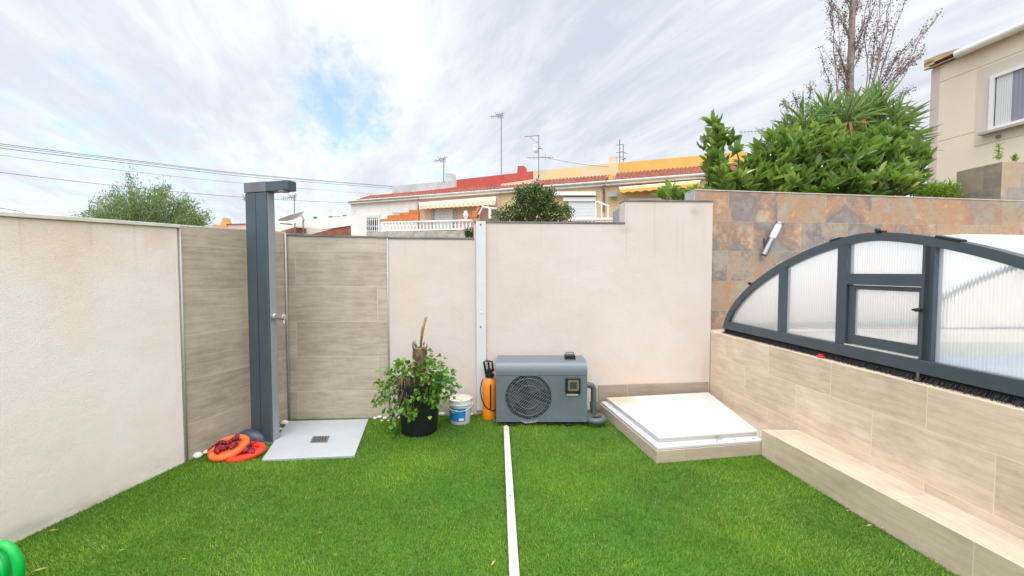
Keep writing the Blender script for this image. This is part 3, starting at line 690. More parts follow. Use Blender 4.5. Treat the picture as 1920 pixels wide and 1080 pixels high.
# ================================================================ shower, tray
sx0 = gnd(470, 826); sx1 = gnd(509, 831); Ysh = sx0.y
sh = thing('outdoor_shower', (-2.12, Ysh, 0), 'tall dark grey aluminium outdoor shower column with an overhead arm, in the tiled corner', 'shower')
A_, B_ = gnd(470.5, 826), gnd(510, 832)
ds = (B_ - A_).normalized(); ns = Vector((-ds.y, ds.x, 0)); top = at(470, 343, A_.y).z; wd = (B_ - A_).length
MB().prism([A_ + up * .0, A_ + ds * wd, A_ + ds * wd + up * (top - .085), A_ + up * (top - .085)], ns * .085).build('column', MATS['anthracite'], sh, bevel=.010)
mat('anthracite_light_side', (.30, .32, .35), .38, metal=.3)
ff = MB(); q = A_ + ds * (wd + .001) + ns * .01; ff.obox(q, ds * .004, ns * .065, up * (top - .087)); ff.build('light_side_sheet', MATS['anthracite_light_side'], sh, bevel=.004)  # lighter tone of the column's right side face, put into this sheet's colour
q = A_ - ns * .004 - ds * .003
for sx_u in (wd * .5,): MB().obox(A_ + ds * sx_u - ns * .0015 + up * .015, ds * .0022, ns * .001, up * (top - .105)).build('seam', MATS['black_plastic'], sh)
mat('brushed_cap', (.15, .15, .16), .4, (.18, .175, .18), 8, metal=.4)
MB().obox(q + up * (top - .084), ds * (wd + .004), ns * .095, up * .084).build('top_cap', MATS['brushed_cap'], sh, bevel=.003)
ar = MB(); q2 = A_ + ds * (wd + .002) - ns * .003; ar.obox(q2 + up * (top - .083), ds * .225, ns * .09, up * .080); ar.build('shower_head', MATS['anthracite'], sh, bevel=.005)
nz = MB(); cc_ = q2 + ds * .14 + ns * .04 + up * (top - .086); nz.lathe(cc_ - up * .004, [(.045, 0), (.045, .006)], 20); nz.build('nozzle_plate', MATS['steel'], sh)
zt = at(515, 593, A_.y).z; tp = A_ + ds * (wd + .004) + ns * .042 + up * zt
Mt = Matrix.Rotation(math.atan2(ds.y, ds.x), 3, 'Z') @ Matrix.Rotation(R(90), 3, 'Y')
tpm = MB(); tpm.lathe(tp, [(.030, 0), (.030, .02), (.024, .024), (.024, .085), (.027, .088), (.027, .112), (.022, .115)], 20, Mt); tpm.tube([tp + ds * .10 + up * -.01, tp + ds * .112 - up * .055], .005, 8)
tpm.build('tap', MATS['chrome'], sh, 'auto')
MB().obox(A_ - ns * .03 - ds * .01, ds * (wd + .085), ns * .18, up * .012).build('base_plate', MATS['anthracite_edge'], sh, bevel=.002)

mat('tray_resin', (.43, .45, .47), .45, (.39, .41, .43), 3, stain=(.55, .52, .48), stain_scale=3, stain_amt=.4, bump=.06, bscale=90)
tr_ = thing('shower_tray', tuple(sum((Vector((*p_, 0)) for p_ in trayp), Vector()) / 4), 'flat pale grey shower tray sunk in the lawn beside the shower column', 'shower tray')
tv = [Vector((x, y, -.02)) for x, y in trayp]
MB().prism(tv, up * .040).build('tray', MATS['tray_resin'], tr_, bevel=.004)
dc = gnd(600, 824, .0205); dxv = (tv[1] - tv[0]).normalized(); dyv = (tv[0] - tv[3]).normalized()
mat('drain_steel', (.33, .32, .31), .4, metal=.8)
dm = MB(); dm.obox(dc - dxv * .07 - dyv * .07, dxv * .14, dyv * .14, up * .0035); drn = dm.build('drain_cover', MATS['drain_steel'], tr_, bevel=.001)
hm = MB()
for i in range(5):
    for j in range(5): hm.obox(dc + dxv * (-.052 + .022 * i) + dyv * (-.052 + .022 * j) + up * .0045, dxv * .014, dyv * .014, up * .0005)
hm.build('drain_holes', MATS['screw'], drn)

# white pebbles
mat('pebble', (.62, .58, .54), .7, (.72, .70, .66), 20, bump=.3)
def pebble(px, py, r, label):
    p = gnd(px, py); mb = MB(); mb.ball(p + up * r * .55, (r * 1.25, r, r * .72), 12, .06); tag(mb.build('pebble', MATS['pebble'], smooth=True), label, 'stone', 'white pebbles')
pebble(370, 858, .034, 'larger white pebble at the corner of the cream wall, left of the orange foam floats'); pebble(383, 851, .026, 'white pebble tucked between the larger pebble and the orange foam float')
pebble(534, 796, .032, 'square-ish white pebble right behind the shower column, by the corner trim'); pebble(526, 806, .016, 'tiny pebble against the right side of the shower column'); pebble(521, 800, .018, 'small pebble behind the shower column base')
for (px, py, r) in ((703, 786, .018), (712, 784, .022), (722, 786, .020), (731, 784, .024), (739, 788, .018), (748, 785, .02), (716, 790, .013), (734, 794, .014), (728, 790, .013)):
    pebble(px, py, r, 'white pebble in the row at the wall foot left of the plant pot')
for (px, py, r) in ((828, 779, .035), (838, 777, .03), (889, 775, .03), (882, 779, .022), (899, 774, .026)):
    pebble(px, py, r, 'pale stone at the wall foot beside the white bucket')

# ---- orange foam floats
def plaid():
    m, t, out = newmat('plaid_cloth'); g = t.new('ShaderNodeTexCoord').outputs['Object']; s = t.new('ShaderNodeSeparateXYZ', Vector=g)
    a = t.math('GREATER_THAN', t.math('SINE', t.math('MULTIPLY', t.math('ADD', s.outputs[0], s.outputs[2]), 230)), .0); b = t.math('GREATER_THAN', t.math('SINE', t.math('MULTIPLY', t.math('SUBTRACT', s.outputs[1], s.outputs[2]), 230)), .1)
    c = t.mix(t.math('MULTIPLY', t.math('ADD', a, b), .5), (.42, .012, .020, 1), (.012, .010, .018, 1)); principled(t, out, Base_Color=c, Roughness=.85); return m
M_pl = plaid(); mat('foam_orange', (.90, .12, .025), .6, (.92, .17, .045), 12, bump=.1); mat('foam_red', (.90, .04, .012), .6, (.86, .04, .015), 12, bump=.1); mat('navy_plastic', (.045, .055, .085), .42, (.06, .07, .10), 9)
def ringmesh(c, a, b, tr0, M, n=40, k=12, tip=.12, sz=1.0):
    mb = MB(); vs = []
    for i in range(n):
        th = 2 * math.pi * i / n; rr_ = 1 + tip * math.cos(th)   # slightly egg-shaped
        for j in range(k):
            ph_ = 2 * math.pi * j / k; q = tr0 * math.cos(ph_)
            vs.append(Vector(c) + M @ Vector(((a * rr_ + q) * math.cos(th), (b + q) * math.sin(th), tr0 * sz * math.sin(ph_))))
    mb.add(vs, [(i * k + j, ((i + 1) % n) * k + j, ((i + 1) % n) * k + (j + 1) % k, i * k + (j + 1) % k) for i in range(n) for j in range(k)]); return mb
def fl(px, py, z, M, a, b, m, label, hump):
    c = gnd(px, py, z); root = thing('foam_float', (c.x, c.y, 0), label, 'swim float', 'orange foam floats')
    ringmesh(c, a, b, .026, M).build('rim', m, root, True)
    mb = MB(); mb.ball(c - M @ Vector((0, 0, .008)), (a * .98, b * .95, .016), 20, 0, M); mb.build('base', m, root, True)
    cb = MB()
    for i in range(9):
        u = random.uniform(-.75, .75); v_ = random.uniform(-.6, .6); q = c + M @ Vector((a * u, b * v_, .016 + hump * (1 - abs(u)) * random.uniform(.4, 1)))
        cb.ball(q, (random.uniform(.035, .05), random.uniform(.022, .034), random.uniform(.012, .022)), 10, .16, M @ Matrix.Rotation(random.uniform(0, 3), 3, 'Z') @ Matrix.Rotation(random.uniform(-.5, .5), 3, 'X'))
    pts = [c + M @ Vector((a * x, b * y, .03 + hump * .7)) for x, y in ((-.9, -.3), (-.3, .3), (.3, -.2), (.9, .25))]
    for k_ in range(3): cb.prism([pts[k_], pts[k_ + 1], pts[k_ + 1] + M @ Vector((0, .02, .0)), pts[k_] + M @ Vector((0, .02, .0))], M @ Vector((0, 0, .006)))
    cb.build('fabric_strap', M_pl, root, 'auto')
M1 = Matrix.Rotation(R(10), 3, 'Z') @ Matrix.Rotation(R(14), 3, 'X') @ Matrix.Rotation(R(-6), 3, 'Y')
fl(455, 848, .035, M1, .125, .085, MATS['foam_red'], 'red foam float with dark plaid straps lying flat under the orange one', .035)
M2 = Matrix.Rotation(R(26), 3, 'Z') @ Matrix.Rotation(R(30), 3, 'X') @ Matrix.Rotation(R(-17), 3, 'Y')
fl(426, 840, .078, M2, .120, .082, MATS['foam_orange'], 'orange foam float with plaid straps leaning on top of the red one', .035)
c = gnd(466, 826, .03); mb = MB()
pr_ = [(.125, 0), (.128, .02), (.118, .055), (.09, .085), (.05, .1), (.01, .104)]
mb.lathe(c - up * .03 + Vector((0, .06, 0)), pr_, 28, Matrix.Rotation(R(12), 3, 'Y') @ Matrix.Diagonal((1.05, .6, .95)))
tag(mb.build('helmet', MATS['navy_plastic'], smooth=True), 'dark navy rounded plastic shell behind the orange foam floats', 'helmet')

# ---- planter
pc = gnd(784, 812); pc = Vector((pc.x, pc.y + .05, 0)); Yp = pc.y; k_ = Yp / F
pt = thing('potted_plant', (pc.x, pc.y, 0), 'large black plant pot holding a leafy green shrub and a dead palm stump', 'potted plant')
hpz = .47
MB().lathe(pc, [(.150, 0), (.158, .006), (.198, hpz - .06), (.205, hpz - .055), (.207, hpz), (.194, hpz), (.186, hpz - .05), (.18, hpz - .06)], 40).build('pot', MATS['black_plastic'], pt, 'auto')
MB().lathe(pc + up * (hpz - .07), [(.18, 0), (.18, .01), (.02, .03)], 20).build('soil', MATS['earth'], pt)
mat('palm_bark', (.14, .085, .05), .95, (.24, .16, .09), 40, bump=.8)
st = at(787, 650, Yp); sz_ = hpz - .06; mb = MB()
mb.tube([Vector((pc.x, Yp, sz_)), Vector((st.x, Yp, .65)), at(787, 652, Yp)], [.058, .058, .062], 14)
for i in range(150):
    a = random.uniform(0, 6.28); z = random.uniform(sz_ + .02, st.z + .01); b = Vector((st.x +   .058 * math.cos(a), Yp + .058 * math.sin(a), z)); w_ = random.uniform(.006, .014); tt = Vector((-math.sin(a), math.cos(a), 0)) * w_
    tip = b + Vector((math.cos(a) * .016, math.sin(a) * .016, random.uniform(.02, .05)))
    mb.add([b - tt, b + tt, tip + tt * .3, tip - tt * .3], [(0, 1, 2, 3)])
mb.build('palm_stump', MATS['palm_bark'], pt)
mat('dead_frond', (.33, .20, .07), .8, (.22, .13, .05), 30)
q0_, q1_, q2_ = at(788, 655, Yp), at(792, 620, Yp), at(799, 594, Yp)
mb = MB(); mb.tube([q0_, q1_, q2_], [.008, .014, .011], 8); mb.tube([q0_ + Vector((-.03, 0, 0)), q0_ + Vector((-.028, 0, .05))], [.006, .002], 5); mb.build('dead_frond', MATS['dead_frond'], pt, True)
# shrub: arching stems with clustered leaflets
mat('stem_green', (.12, .10, .05), .8); mat('dry_twig', (.26, .19, .13), .9)
C_, D_, L__, W__, RN = [], [], [], [], []
stems = MB(); twigs = MB()
def leafcluster(p, d, n, r, L, w):
    for _ in range(n):
        C_.append(np.array(p) + rng.normal(0, r, 3)); dd = np.array(d) * .6 + rng.normal(0, .6, 3); dd[2] += .05; D_.append(dd); L__.append(L * rng.uniform(.6, 1.2)); W__.append(w * rng.uniform(.7, 1.1)); RN.append(rng.random())
ends_ = [(742, 690), (752, 682), (762, 705), (806, 672), (815, 680), (826, 690), (835, 700), (844, 712), (850, 722), (842, 730), (725, 704), (716, 722), (718, 742), (730, 735), (708, 748), (726, 752), (738, 790), (742, 805), (730, 778), (806, 715), (795, 735), (815, 740), (822, 722), (785, 700), (800, 695), (775, 770), (768, 778), (785, 740), (812, 758), (790, 718), (803, 752), (835, 742), (829, 712), (735, 715), (757, 765), (820, 700), (765, 690)]
for (px, py) in ends_:
    yo = Yp + random.uniform(-.26, .10); 
    if py > 735 and px > 750: yo = Yp - .20 - random.uniform(0, .05)
    e = at(px, py, yo); s0_ = Vector((pc.x + random.uniform(-.1, .1), Yp + random.uniform(-.08, .05), hpz - .04)); mid = (s0_ + e) / 2 + up * random.uniform(.05, .12)
    if py > 740: mid = Vector(((s0_.x * .3 + e.x * .7), (s0_.y * .3 + e.y * .7), hpz + .06))
    P_ = [(1 - u) ** 2 * s0_ + 2 * u * (1 - u) * mid + u * u * e for u in (0, .2, .4, .6, .8, 1)]
    stems.tube(P_, [.004, .0035, .003, .0025, .002, .0015], 5)
    dirn = (P_[-1] - P_[-2]).normalized()
    leafcluster(e, dirn, 12, .028, .055, .019); leafcluster(P_[4], dirn, 7, .028, .050, .017)
    if random.random() < .7: leafcluster(P_[3], dirn, 6, .025, .038, .011)
for i in range(34):
    a = random.uniform(2.4, 4.0) ; s0_ = Vector((pc.x - .10 + random.uniform(-.04, .05), Yp - .10, hpz - .03)); e = s0_ + Vector((random.uniform(-.10, .05), -.05 - random.random() * .08, random.uniform(-.16, .10))); mid = (s0_ + e) / 2 + up * .07
    twigs.tube([s0_, mid, e], [.003, .0025, .0012], 4)
stems.build('stem', MATS['stem_green'], pt); twigs.build('dry_twigs', MATS['dry_twig'], pt)
V, Fc = leaves(np.array(C_), np.array(D_), np.array(L__), np.array(W__), .25, .2)
M_pot = leafmat('leaf_potted', (.050, .155, .016), (.15, .32, .035), (.34, .46, .12), .5, .3)
fast_mesh('foliage', V, Fc, M_pot, pt, np.repeat(np.array(RN), 6))

# ---- bucket
bc = gnd(863, 792); bc = Vector((bc.x, bc.y + .02, 0)); kz = bc.y / F
bk_ = thing('bucket', (bc.x, bc.y, 0), 'small white bucket with blue label and dirty lid, between pot and sprayer', 'bucket')
rb, rt_, hh = 18.5 * kz, 22.5 * kz, .235
MB().lathe(bc, [(rb, 0), (rb + .002, .005), (rt_ - .004, hh - .05), (rt_ + .003, hh - .048), (rt_ + .003, hh - .04), (rt_ - .002, hh - .038), (rt_, hh), (rt_ - .005, hh), (rt_ - .008, hh - .02)], 36).build('tub', MATS['white_pvc'], bk_, 'auto')
m, t, out = newmat('dirty_lid'); g = t.new('ShaderNodeTexCoord').outputs['Object']; c = t.mix(t.rng(t.noise(g, 22, 5, .6), .42, .6), (.72, .70, .66, 1), (.62, .40, .24, 1)); principled(t, out, Base_Color=c, Roughness=.6)
MB().lathe(bc + up * (hh - .022), [(rt_ - .006, 0), (rt_ - .006, .006), (.01, .010)], 32).build('lid', m, bk_)
mat('label_blue', (.012, .19, .48), .4, (.02, .25, .56), 14)
lb = MB(); vs = []; z0_, z1_ = .035, .165
for z in (z0_, z1_):
    r_ = rb + (rt_ - .004 - rb) * (z / (hh - .05)) + .0025
    for k in range(15): a = R(-160 + 104 * k / 14); vs.append(bc + Vector((r_ * math.cos(a), r_ * math.sin(a), z)))
lb.add(vs, [(k, k + 1, 16 + k, 15 + k) for k in range(14)]); lb.build('label', MATS['label_blue'], bk_, True)
for (a0_, a1_, z_, h__) in ((-150, -95, .135, .010), (-150, -110, .118, .006), (-92, -66, .045, .022)):
    vs = []
    for z in (z_, z_ + h__):
        r_ = rb + (rt_ - .004 - rb) * (z / (hh - .05)) + .0034
        for k in range(8): a = R(a0_ + (a1_ - a0_) * k / 7); vs.append(bc + Vector((r_ * math.cos(a), r_ * math.sin(a), z)))
    MB().add(vs, [(k, k + 1, 9 + k, 8 + k) for k in range(7)]).build('label_print', MATS['white_paint'], bk_)
hp_ = [bc + Vector((rt_ * 1.06 * math.cos(R(a)), rt_ * 1.06 * math.sin(R(a)), hh - .04 - .055 * math.sin(math.pi * (a + 180) / 180))) for a in range(-180, 1, 12)]
MB().tube(hp_, .0028, 6).build('handle', MATS['white_pvc'], bk_)

# ---- heat pump
HY = gnd(1015, 800).y; kH = HY / F
X0, X1 = at(930, 740, HY).x, at(1101, 740, HY).x
zT = at(1000, 680, HY).z; zB = .045
hpn = thing('heat_pump', ((X0 + X1) / 2, HY + .16, 0), 'blue-grey pool heat pump unit with a round fan grille against the back wall', 'heat pump')
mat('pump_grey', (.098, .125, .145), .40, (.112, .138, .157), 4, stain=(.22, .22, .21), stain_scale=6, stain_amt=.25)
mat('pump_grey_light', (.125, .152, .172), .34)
def roundrect(x0, x1, z0, z1, r_top, r_bot, n=6):
    pts = []
    for (cx, cz, r_, a0_) in ((x0 + r_bot, z0 + r_bot, r_bot, 180), (x1 - r_bot, z0 + r_bot, r_bot, 270), (x1 - r_top, z1 - r_top, r_top, 0), (x0 + r_top, z1 - r_top, r_top, 90)):
        for k in range(n + 1): a = R(a0_ + 90 * k / n); pts.append((cx + r_ * math.cos(a), cz + r_ * math.sin(a)))
    return pts
zc = at(1000, 704, HY).z
fc = at(991, 745, HY); fr_ = 44.5 * kH
# cabinet: rounded box with a curved top front edge
D = .31
prof = [(HY, zB + .0), (HY, zc - .005)] + [(HY + .075 - .075 * math.cos(R(a)), zT - .09 + .095 * math.sin(R(a))) for a in range(0, 91, 10)] + [(HY + D, zT + .005), (HY + D, zB)]
cabt = MB(); topp = [(HY + .001, zc)] + prof[2:12] + [(HY + D, zT + .005), (HY + D, zc)]
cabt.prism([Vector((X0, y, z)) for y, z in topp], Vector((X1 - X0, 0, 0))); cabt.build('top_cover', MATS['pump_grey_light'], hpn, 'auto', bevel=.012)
cab = MB(); cab.box(X0 + .002, X1 - .002, HY + .05, HY + D - .002, zB, zc - .002); cab.build('cabinet', MATS['pump_grey'], hpn, bevel=.008)
# front panel with the round opening
fp = MB(); ring = [Vector((fc.x + fr_ * math.cos(2 * math.pi * k / 48), HY, fc.z + fr_ * math.sin(2 * math.pi * k / 48))) for k in range(48)]
bx0, bx1, bz0, bz1 = X0, X1, zB, zc - .004; rr2 = .035
def hitbox(a):
    c_, s_ = math.cos(a), math.sin(a); t_ = 1e9
    if c_ > 1e-9: t_ = min(t_, (bx1 - fc.x) / c_)
    if c_ < -1e-9: t_ = min(t_, (bx0 - fc.x) / c_)
    if s_ > 1e-9: t_ = min(t_, (bz1 - fc.z) / s_)
    if s_ < -1e-9: t_ = min(t_, (bz0 - fc.z) / s_)
    return Vector((fc.x + c_ * t_, HY, fc.z + s_ * t_))
angs = sorted(set([2 * math.pi * k / 48 for k in range(48)] + [math.atan2(z - fc.z, x - fc.x) % (2 * math.pi) for x in (bx0, bx1) for z in (bz0, bz1)]))
n_ = len(angs); ri = [Vector((fc.x + fr_ * math.cos(a), HY, fc.z + fr_ * math.sin(a))) for a in angs]; ro = [hitbox(a) for a in angs]
bkv = Vector((0, .048, 0)); allv = ri + ro + [p + bkv for p in ri] + [p + bkv for p in ro]
fs = []
for k in range(n_):
    j = (k + 1) % n_; fs += [(k, n_ + k, n_ + j, j)[::-1], (k, j, 2 * n_ + j, 2 * n_ + k)[::-1], (n_ + k, 3 * n_ + k, 3 * n_ + j, n_ + j)[::-1]]
fp.add(allv, fs); fp.build('front_panel', MATS['pump_grey'], hpn, bevel=.004)
mat('fan_dark', (.008, .009, .010), .6)
MB().lathe(Vector((fc.x, HY + .047, fc.z)), [(fr_, 0), (fr_, .002)], 40, Matrix.Rotation(R(90), 3, 'X')).build('fan_recess', MATS['fan_dark'], hpn)
mat('grille', (.10, .12, .132), .42)
gm = MB()
for r_ in (fr_ * .985, fr_ * .80, fr_ * .50):
    gm.tube([Vector((fc.x + r_ * math.cos(2 * math.pi * k / 40), HY + .004, fc.z + r_ * math.sin(2 * math.pi * k / 40))) for k in range(41)], .0032, 6, False)
nb = 11
for k in range(-nb, nb + 1):
    o_ = k * fr_ / nb * .97; hl = math.sqrt(max(0, fr_ ** 2 - o_ ** 2)); d1 = Vector((math.cos(R(48)), 0, math.sin(R(48)))); d2 = Vector((-d1.z, 0, d1.x)); c = Vector((fc.x, HY + .010, fc.z)) + d2 * o_
    gm.tube([c - d1 * hl, c + d1 * hl], .0034, 5)
for k in range(-5, 6):
    o_ = k * fr_ / 5 * .97; hl = math.sqrt(max(0, fr_ ** 2 - o_ ** 2)); d1 = Vector((math.cos(R(-22)), 0, math.sin(R(-22)))); d2 = Vector((-d1.z, 0, d1.x)); c = Vector((fc.x, HY + .014, fc.z)) + d2 * o_
    gm.tube([c - d1 * hl, c + d1 * hl], .0025, 5)
gm.build('fan_grille', MATS['grille'], hpn)
mat('fan_blade', (.07, .075, .08), .5)
for a in (-60, 60, 180):
    pts = []
    for u in range(9): th = R(a - 38 + 76 * u / 8); pts.append(Vector((fc.x + fr_ * .88 * math.cos(th), HY + .024 + .012 * u / 8, fc.z + fr_ * .88 * math.sin(th))))
    pts += [Vector((fc.x + fr_ * .2 * math.cos(R(a + 20)), HY + .034, fc.z + fr_ * .2 * math.sin(R(a + 20)))), Vector((fc.x + fr_ * .2 * math.cos(R(a - 20)), HY + .026, fc.z + fr_ * .2 * math.sin(R(a - 20))))]
    MB().prism(pts, Vector((0, .003, 0))).build('fan_blade', MATS['fan_blade'], hpn)
# rust under the fan, display, sensor box, feet
mat('rust_smear', (.33, .27, .23), .8, (.20, .19, .18), 30)
rs = MB(); vs = [Vector((fc.x + dx * kH, HY - .0015, at(990, y_, HY).z)) for dx, y_ in ((-15, 787), (-8, 789), (2, 790), (12, 788), (19, 786), (14, 792), (5, 793), (-5, 794), (-12, 791))]
rs.add(vs, [tuple(range(9))]); rs.build('rust_stain', MATS['rust_smear'], hpn)
d0_ = at(1060, 708, HY); d1_ = at(1088, 737, HY)
dsp = MB().box(d0_.x, d1_.x, HY - .022, HY - .001, d1_.z, d0_.z).build('control_box', MATS['black_plastic'], hpn, bevel=.006)
mat('display_olive', (.14, .14, .085), .25); mat('display_dark', (.045, .05, .035), .15); mat('beige_strip', (.42, .40, .29), .5)
MB().box(d0_.x + .022, d1_.x - .018, HY - .0265, HY - .0225, d1_.z + .028, d0_.z - .018).build('display_bezel', MATS['display_olive'], hpn)
MB().box(d0_.x + .040, d1_.x - .036, HY - .029, HY - .027, d1_.z + .050, d0_.z - .036).build('display', MATS['display_dark'], hpn)
MB().box(d0_.x + .012, d1_.x - .022, HY - .012, HY - .001, d1_.z - .022, d1_.z - .004).build('name_strip', MATS['beige_strip'], hpn, bevel=.002)
s0_ = at(1060, 682, HY + .1); MB().box(s0_.x, s0_.x + .10, HY + .11, HY + .19, zT + .003, zT + .045).build('sensor_box', MATS['black_plastic'], hpn, bevel=.005)
MB().tube([Vector((s0_.x + .01, HY + .14, zT + .045)), Vector((s0_.x + .01, HY + .14, zT + .068)), Vector((s0_.x + .085, HY + .14, zT + .068)), Vector((s0_.x + .085, HY + .14, zT + .045))], .006, 8).build('cable_loop', MATS['pump_grey_light'], hpn)
for px in (961, 1067):
    p = at(px, 790, HY); MB().box(p.x - .03, p.x + .03, HY - .006, HY + D, 0, .028).build('foot', MATS['black_plastic'], hpn, bevel=.005)
MB().box(X0 + .02, X1 - .02, HY + .03, HY + D - .03, .0285, .0445).build('base_tray', MATS['fan_dark'], hpn)
# pipes right of it
mat('pipe_grey', (.085, .09, .10), .38)
pw = thing('pipe', (X1 + .08, HY + .2, 0), 'dark grey pvc pipe bend coming out of the right side of the heat pump', 'pipe')
z1_ = at(1110, 722, HY + .12).z
def arc(c, r_, a0_, a1_, ax, ay, n=8): return [Vector(c) + Vector(ax) * r_ * math.cos(R(a0_ + (a1_ - a0_) * k / n)) + Vector(ay) * r_ * math.sin(R(a0_ + (a1_ - a0_) * k / n)) for k in range(n + 1)]
xp = X1 + .085; yq = HY + .12
MB().tube([Vector((X1 - .01, yq, z1_))] + arc((xp - .045, yq, z1_ - .045), .045, 90, 0, (1, 0, 0), (0, 0, 1)) + [Vector((xp, yq, .16))], .028, 16).build('upper_elbow', MATS['pipe_grey'], pw, 'auto')
MB().lathe(Vector((xp, yq, .14)), [(.034, 0), (.034, .06), (.029, .062)], 18).build('coupling', MATS['pipe_grey'], pw, 'auto')
MB().tube([Vector((xp, yq, .14)), Vector((xp, yq - .0, .085))] + [Vector((xp + .005 + .075 * math.sin(R(a)), yq - .075 + .075 * math.cos(R(a)), .06)) for a in range(0, 361, 20)], .030, 16).build('lower_bend', MATS['pipe_grey'], pw, 'auto')

# ---- orange sprayer
py_ = gnd(918, 786); sy = py_.y + .03
spx = at(918, 740, sy).x
sp_ = thing('pressure_sprayer', (spx, sy, 0), 'orange garden pressure sprayer with a black pump handle, left of the heat pump', 'sprayer')
mat('orange_plastic', (.85, .24, .012), .38)
ks = sy / F; rz = 13.5 * ks
MB().lathe(Vector((spx, sy, .0)), [(rz * .95, 0), (rz, .01), (rz, .10), (rz * .94, .12), (rz, .14), (rz * 1.02, .32), (rz * .9, .375), (rz * .5, .405), (rz * .42, .42)], 26).build('tank', MATS['orange_plastic'], sp_, 'auto')
hb_ = MB(); hb_.lathe(Vector((spx, sy, .415)), [(rz * .62, 0), (rz * .62, .03), (rz * .4, .035), (rz * .4, .075)], 16)
hb_.tube([Vector((spx - .035, sy, .44)), Vector((spx - .055, sy, .56)), Vector((spx - .035, sy, .575)), Vector((spx + .025, sy, .565)), Vector((spx + .035, sy, .47))], .010, 8)
hb_.tube([Vector((spx, sy, .46)), Vector((spx - .012, sy, .56))], .010, 8); hb_.build('pump_handle', MATS['black_plastic'], sp_, 'auto')
hs_ = [Vector((spx - rz * .9, sy - .02, .40)), Vector((spx - rz * 1.25, sy - .04, .33)), Vector((spx - rz * 1.15, sy - .06, .22)), Vector((spx - rz * .5, sy - .075, .13)), Vector((spx + rz * .6, sy - .07, .09)), Vector((spx + rz * 1.1, sy - .03, .12))]
sm_ = []
for i in range(len(hs_) - 1):
    for u in (0, .33, .66): sm_.append(hs_[i].lerp(hs_[i + 1], u))
sm_.append(hs_[-1])
for _ in range(2): sm_ = [sm_[0]] + [(sm_[i - 1] + sm_[i] * 2 + sm_[i + 1]) / 4 for i in range(1, len(sm_) - 1)] + [sm_[-1]]
MB().tube(sm_, .0055, 8).build('hose', MATS['black_plastic'], sp_, True)
mb = MB(); mb.tube([Vector((spx + .012, sy - rz - .008, .12)), Vector((spx + .012, sy - rz - .008, .36))], .006, 8); mb.build('lance', MATS['black_plastic'], sp_)

# ---- flat rail on the lawn
r0_ = gnd(949, 797, .03); r1_ = gnd(965, 1085, .03); dr_ = (r1_ - r0_).normalized(); pr2 = Vector((dr_.y, -dr_.x, 0))
if pr2.x < 0: pr2 = -pr2
rl = thing('floor_rail', (r0_.x, r0_.y, 0), 'narrow white aluminium rail lying across the middle of the lawn', 'rail')
mat('rail_white', (.56, .51, .475), .5, (.50, .46, .43), 6)
o_ = Vector((r0_.x, r0_.y, .004)) - pr2 * .024
MB().obox(o_ + dr_ * .035, pr2 * .048, dr_ * 3.2, up * .030).build('profile', MATS['rail_white'], rl, bevel=.004)
MB().obox(o_ + dr_ * .002 + pr2 * .010, pr2 * .026, dr_ * .030, up * .026).build('end_tongue', MATS['rail_white'], rl, bevel=.004)
for k in (.11, 1.2, 2.3): MB().lathe(o_ + dr_ * k + pr2 * .024 + up * .0305, [(.006, 0), (.006, .001), (.002, .002)], 10).build('screw', MATS['screw'], rl)

# ---- green watering can in the bottom left corner
mat('green_plastic', (.0, .40, .055), .28, (.0, .46, .08), 5)
Yg = 1.62; gcn = at(2, 1052, Yg)
wc = thing('watering_can', (gcn.x - .17, Yg, 0), 'bright green plastic watering can handle poking in at the bottom left corner', 'watering can')
rg = 34 * Yg / F
hl_ = [gcn + Vector((rg * 1.0 * math.cos(R(a)), 0, rg * 1.45 * math.sin(R(a)) - .035)) for a in range(-100, 131, 10)]
MB().tube(hl_, .0175, 14).build('handle', MATS['green_plastic'], wc, True)
zt3 = gcn.z - .03
MB().lathe(Vector((gcn.x - .17, Yg, .02)), [(.11, 0), (.13, .01), (.135, .22), (.12, zt3 - .10), (.07, zt3 - .05), (.07, zt3 - .02), (.06, zt3 - .03)], 28).build('body', MATS['green_plastic'], wc, 'auto')
MB().tube([gcn + Vector((-.035, .02, .02)), gcn + Vector((-.008, .01, -.03)), gcn + Vector((-.006, 0, -.14))], [.016, .02, .022], 12).build('grip_bridge', MATS['green_plastic'], wc, True)
MB().tube([Vector((gcn.x - .29, Yg, .10)), Vector((gcn.x - .50, Yg, .46))], [.03, .018], 12).build('spout', MATS['green_plastic'], wc, True)
# ================================================================ BACKGROUND: the row of terraced houses
A0 = at(657, 378, 30.0); A1 = at(1325, 328, 21.8); HA, HB = (A0.x, A0.y), (A1.x, A1.y)
dH = Vector((HB[0] - HA[0], HB[1] - HA[1], 0)).normalized(); _, _, nH = off(HA, HB, 1)
def hp2(px, py, t=0.0):                                          # photograph point on the facade plane, t metres behind it
    a, b, _ = off(HA, HB, t); return on(px, py, a, b)
def hpoly(pts, t, th, mb=None): mb = mb or MB(); return mb.prism([hp2(x, y, t) for x, y in pts], nH * th)
ZE = A0.z
mat('h_white', (.78, .75, .70), .9, (.72, .69, .64), 1.2, stain=(.45, .42, .38), stain_scale=1.5, stain_amt=.35)
mat('h_peach', (.74, .52, .40), .9, (.70, .48, .36), 1.5)
mat('h_ochre', (.66, .48, .27), .9, (.60, .45, .28), 1.2, stain=(.45, .36, .25), stain_amt=.4)
mat('h_yellow', (.70, .42, .10), .9, (.64, .38, .10), 1.0, stain=(.60, .40, .15), stain_amt=.4)
mat('h_red', (.50, .085, .065), .9, (.42, .08, .06), 1.4, stain=(.55, .20, .14), stain_scale=2, stain_amt=.4)
mat('h_grey', (.42, .42, .42), .9, (.52, .52, .52), .8, stain=(.62, .62, .60), stain_scale=1.2, stain_amt=.6)
mat('h_patchy', (.72, .54, .26), .9, (.66, .50, .30), 1.0, stain=(.62, .55, .48), stain_scale=1.1, stain_amt=.85)
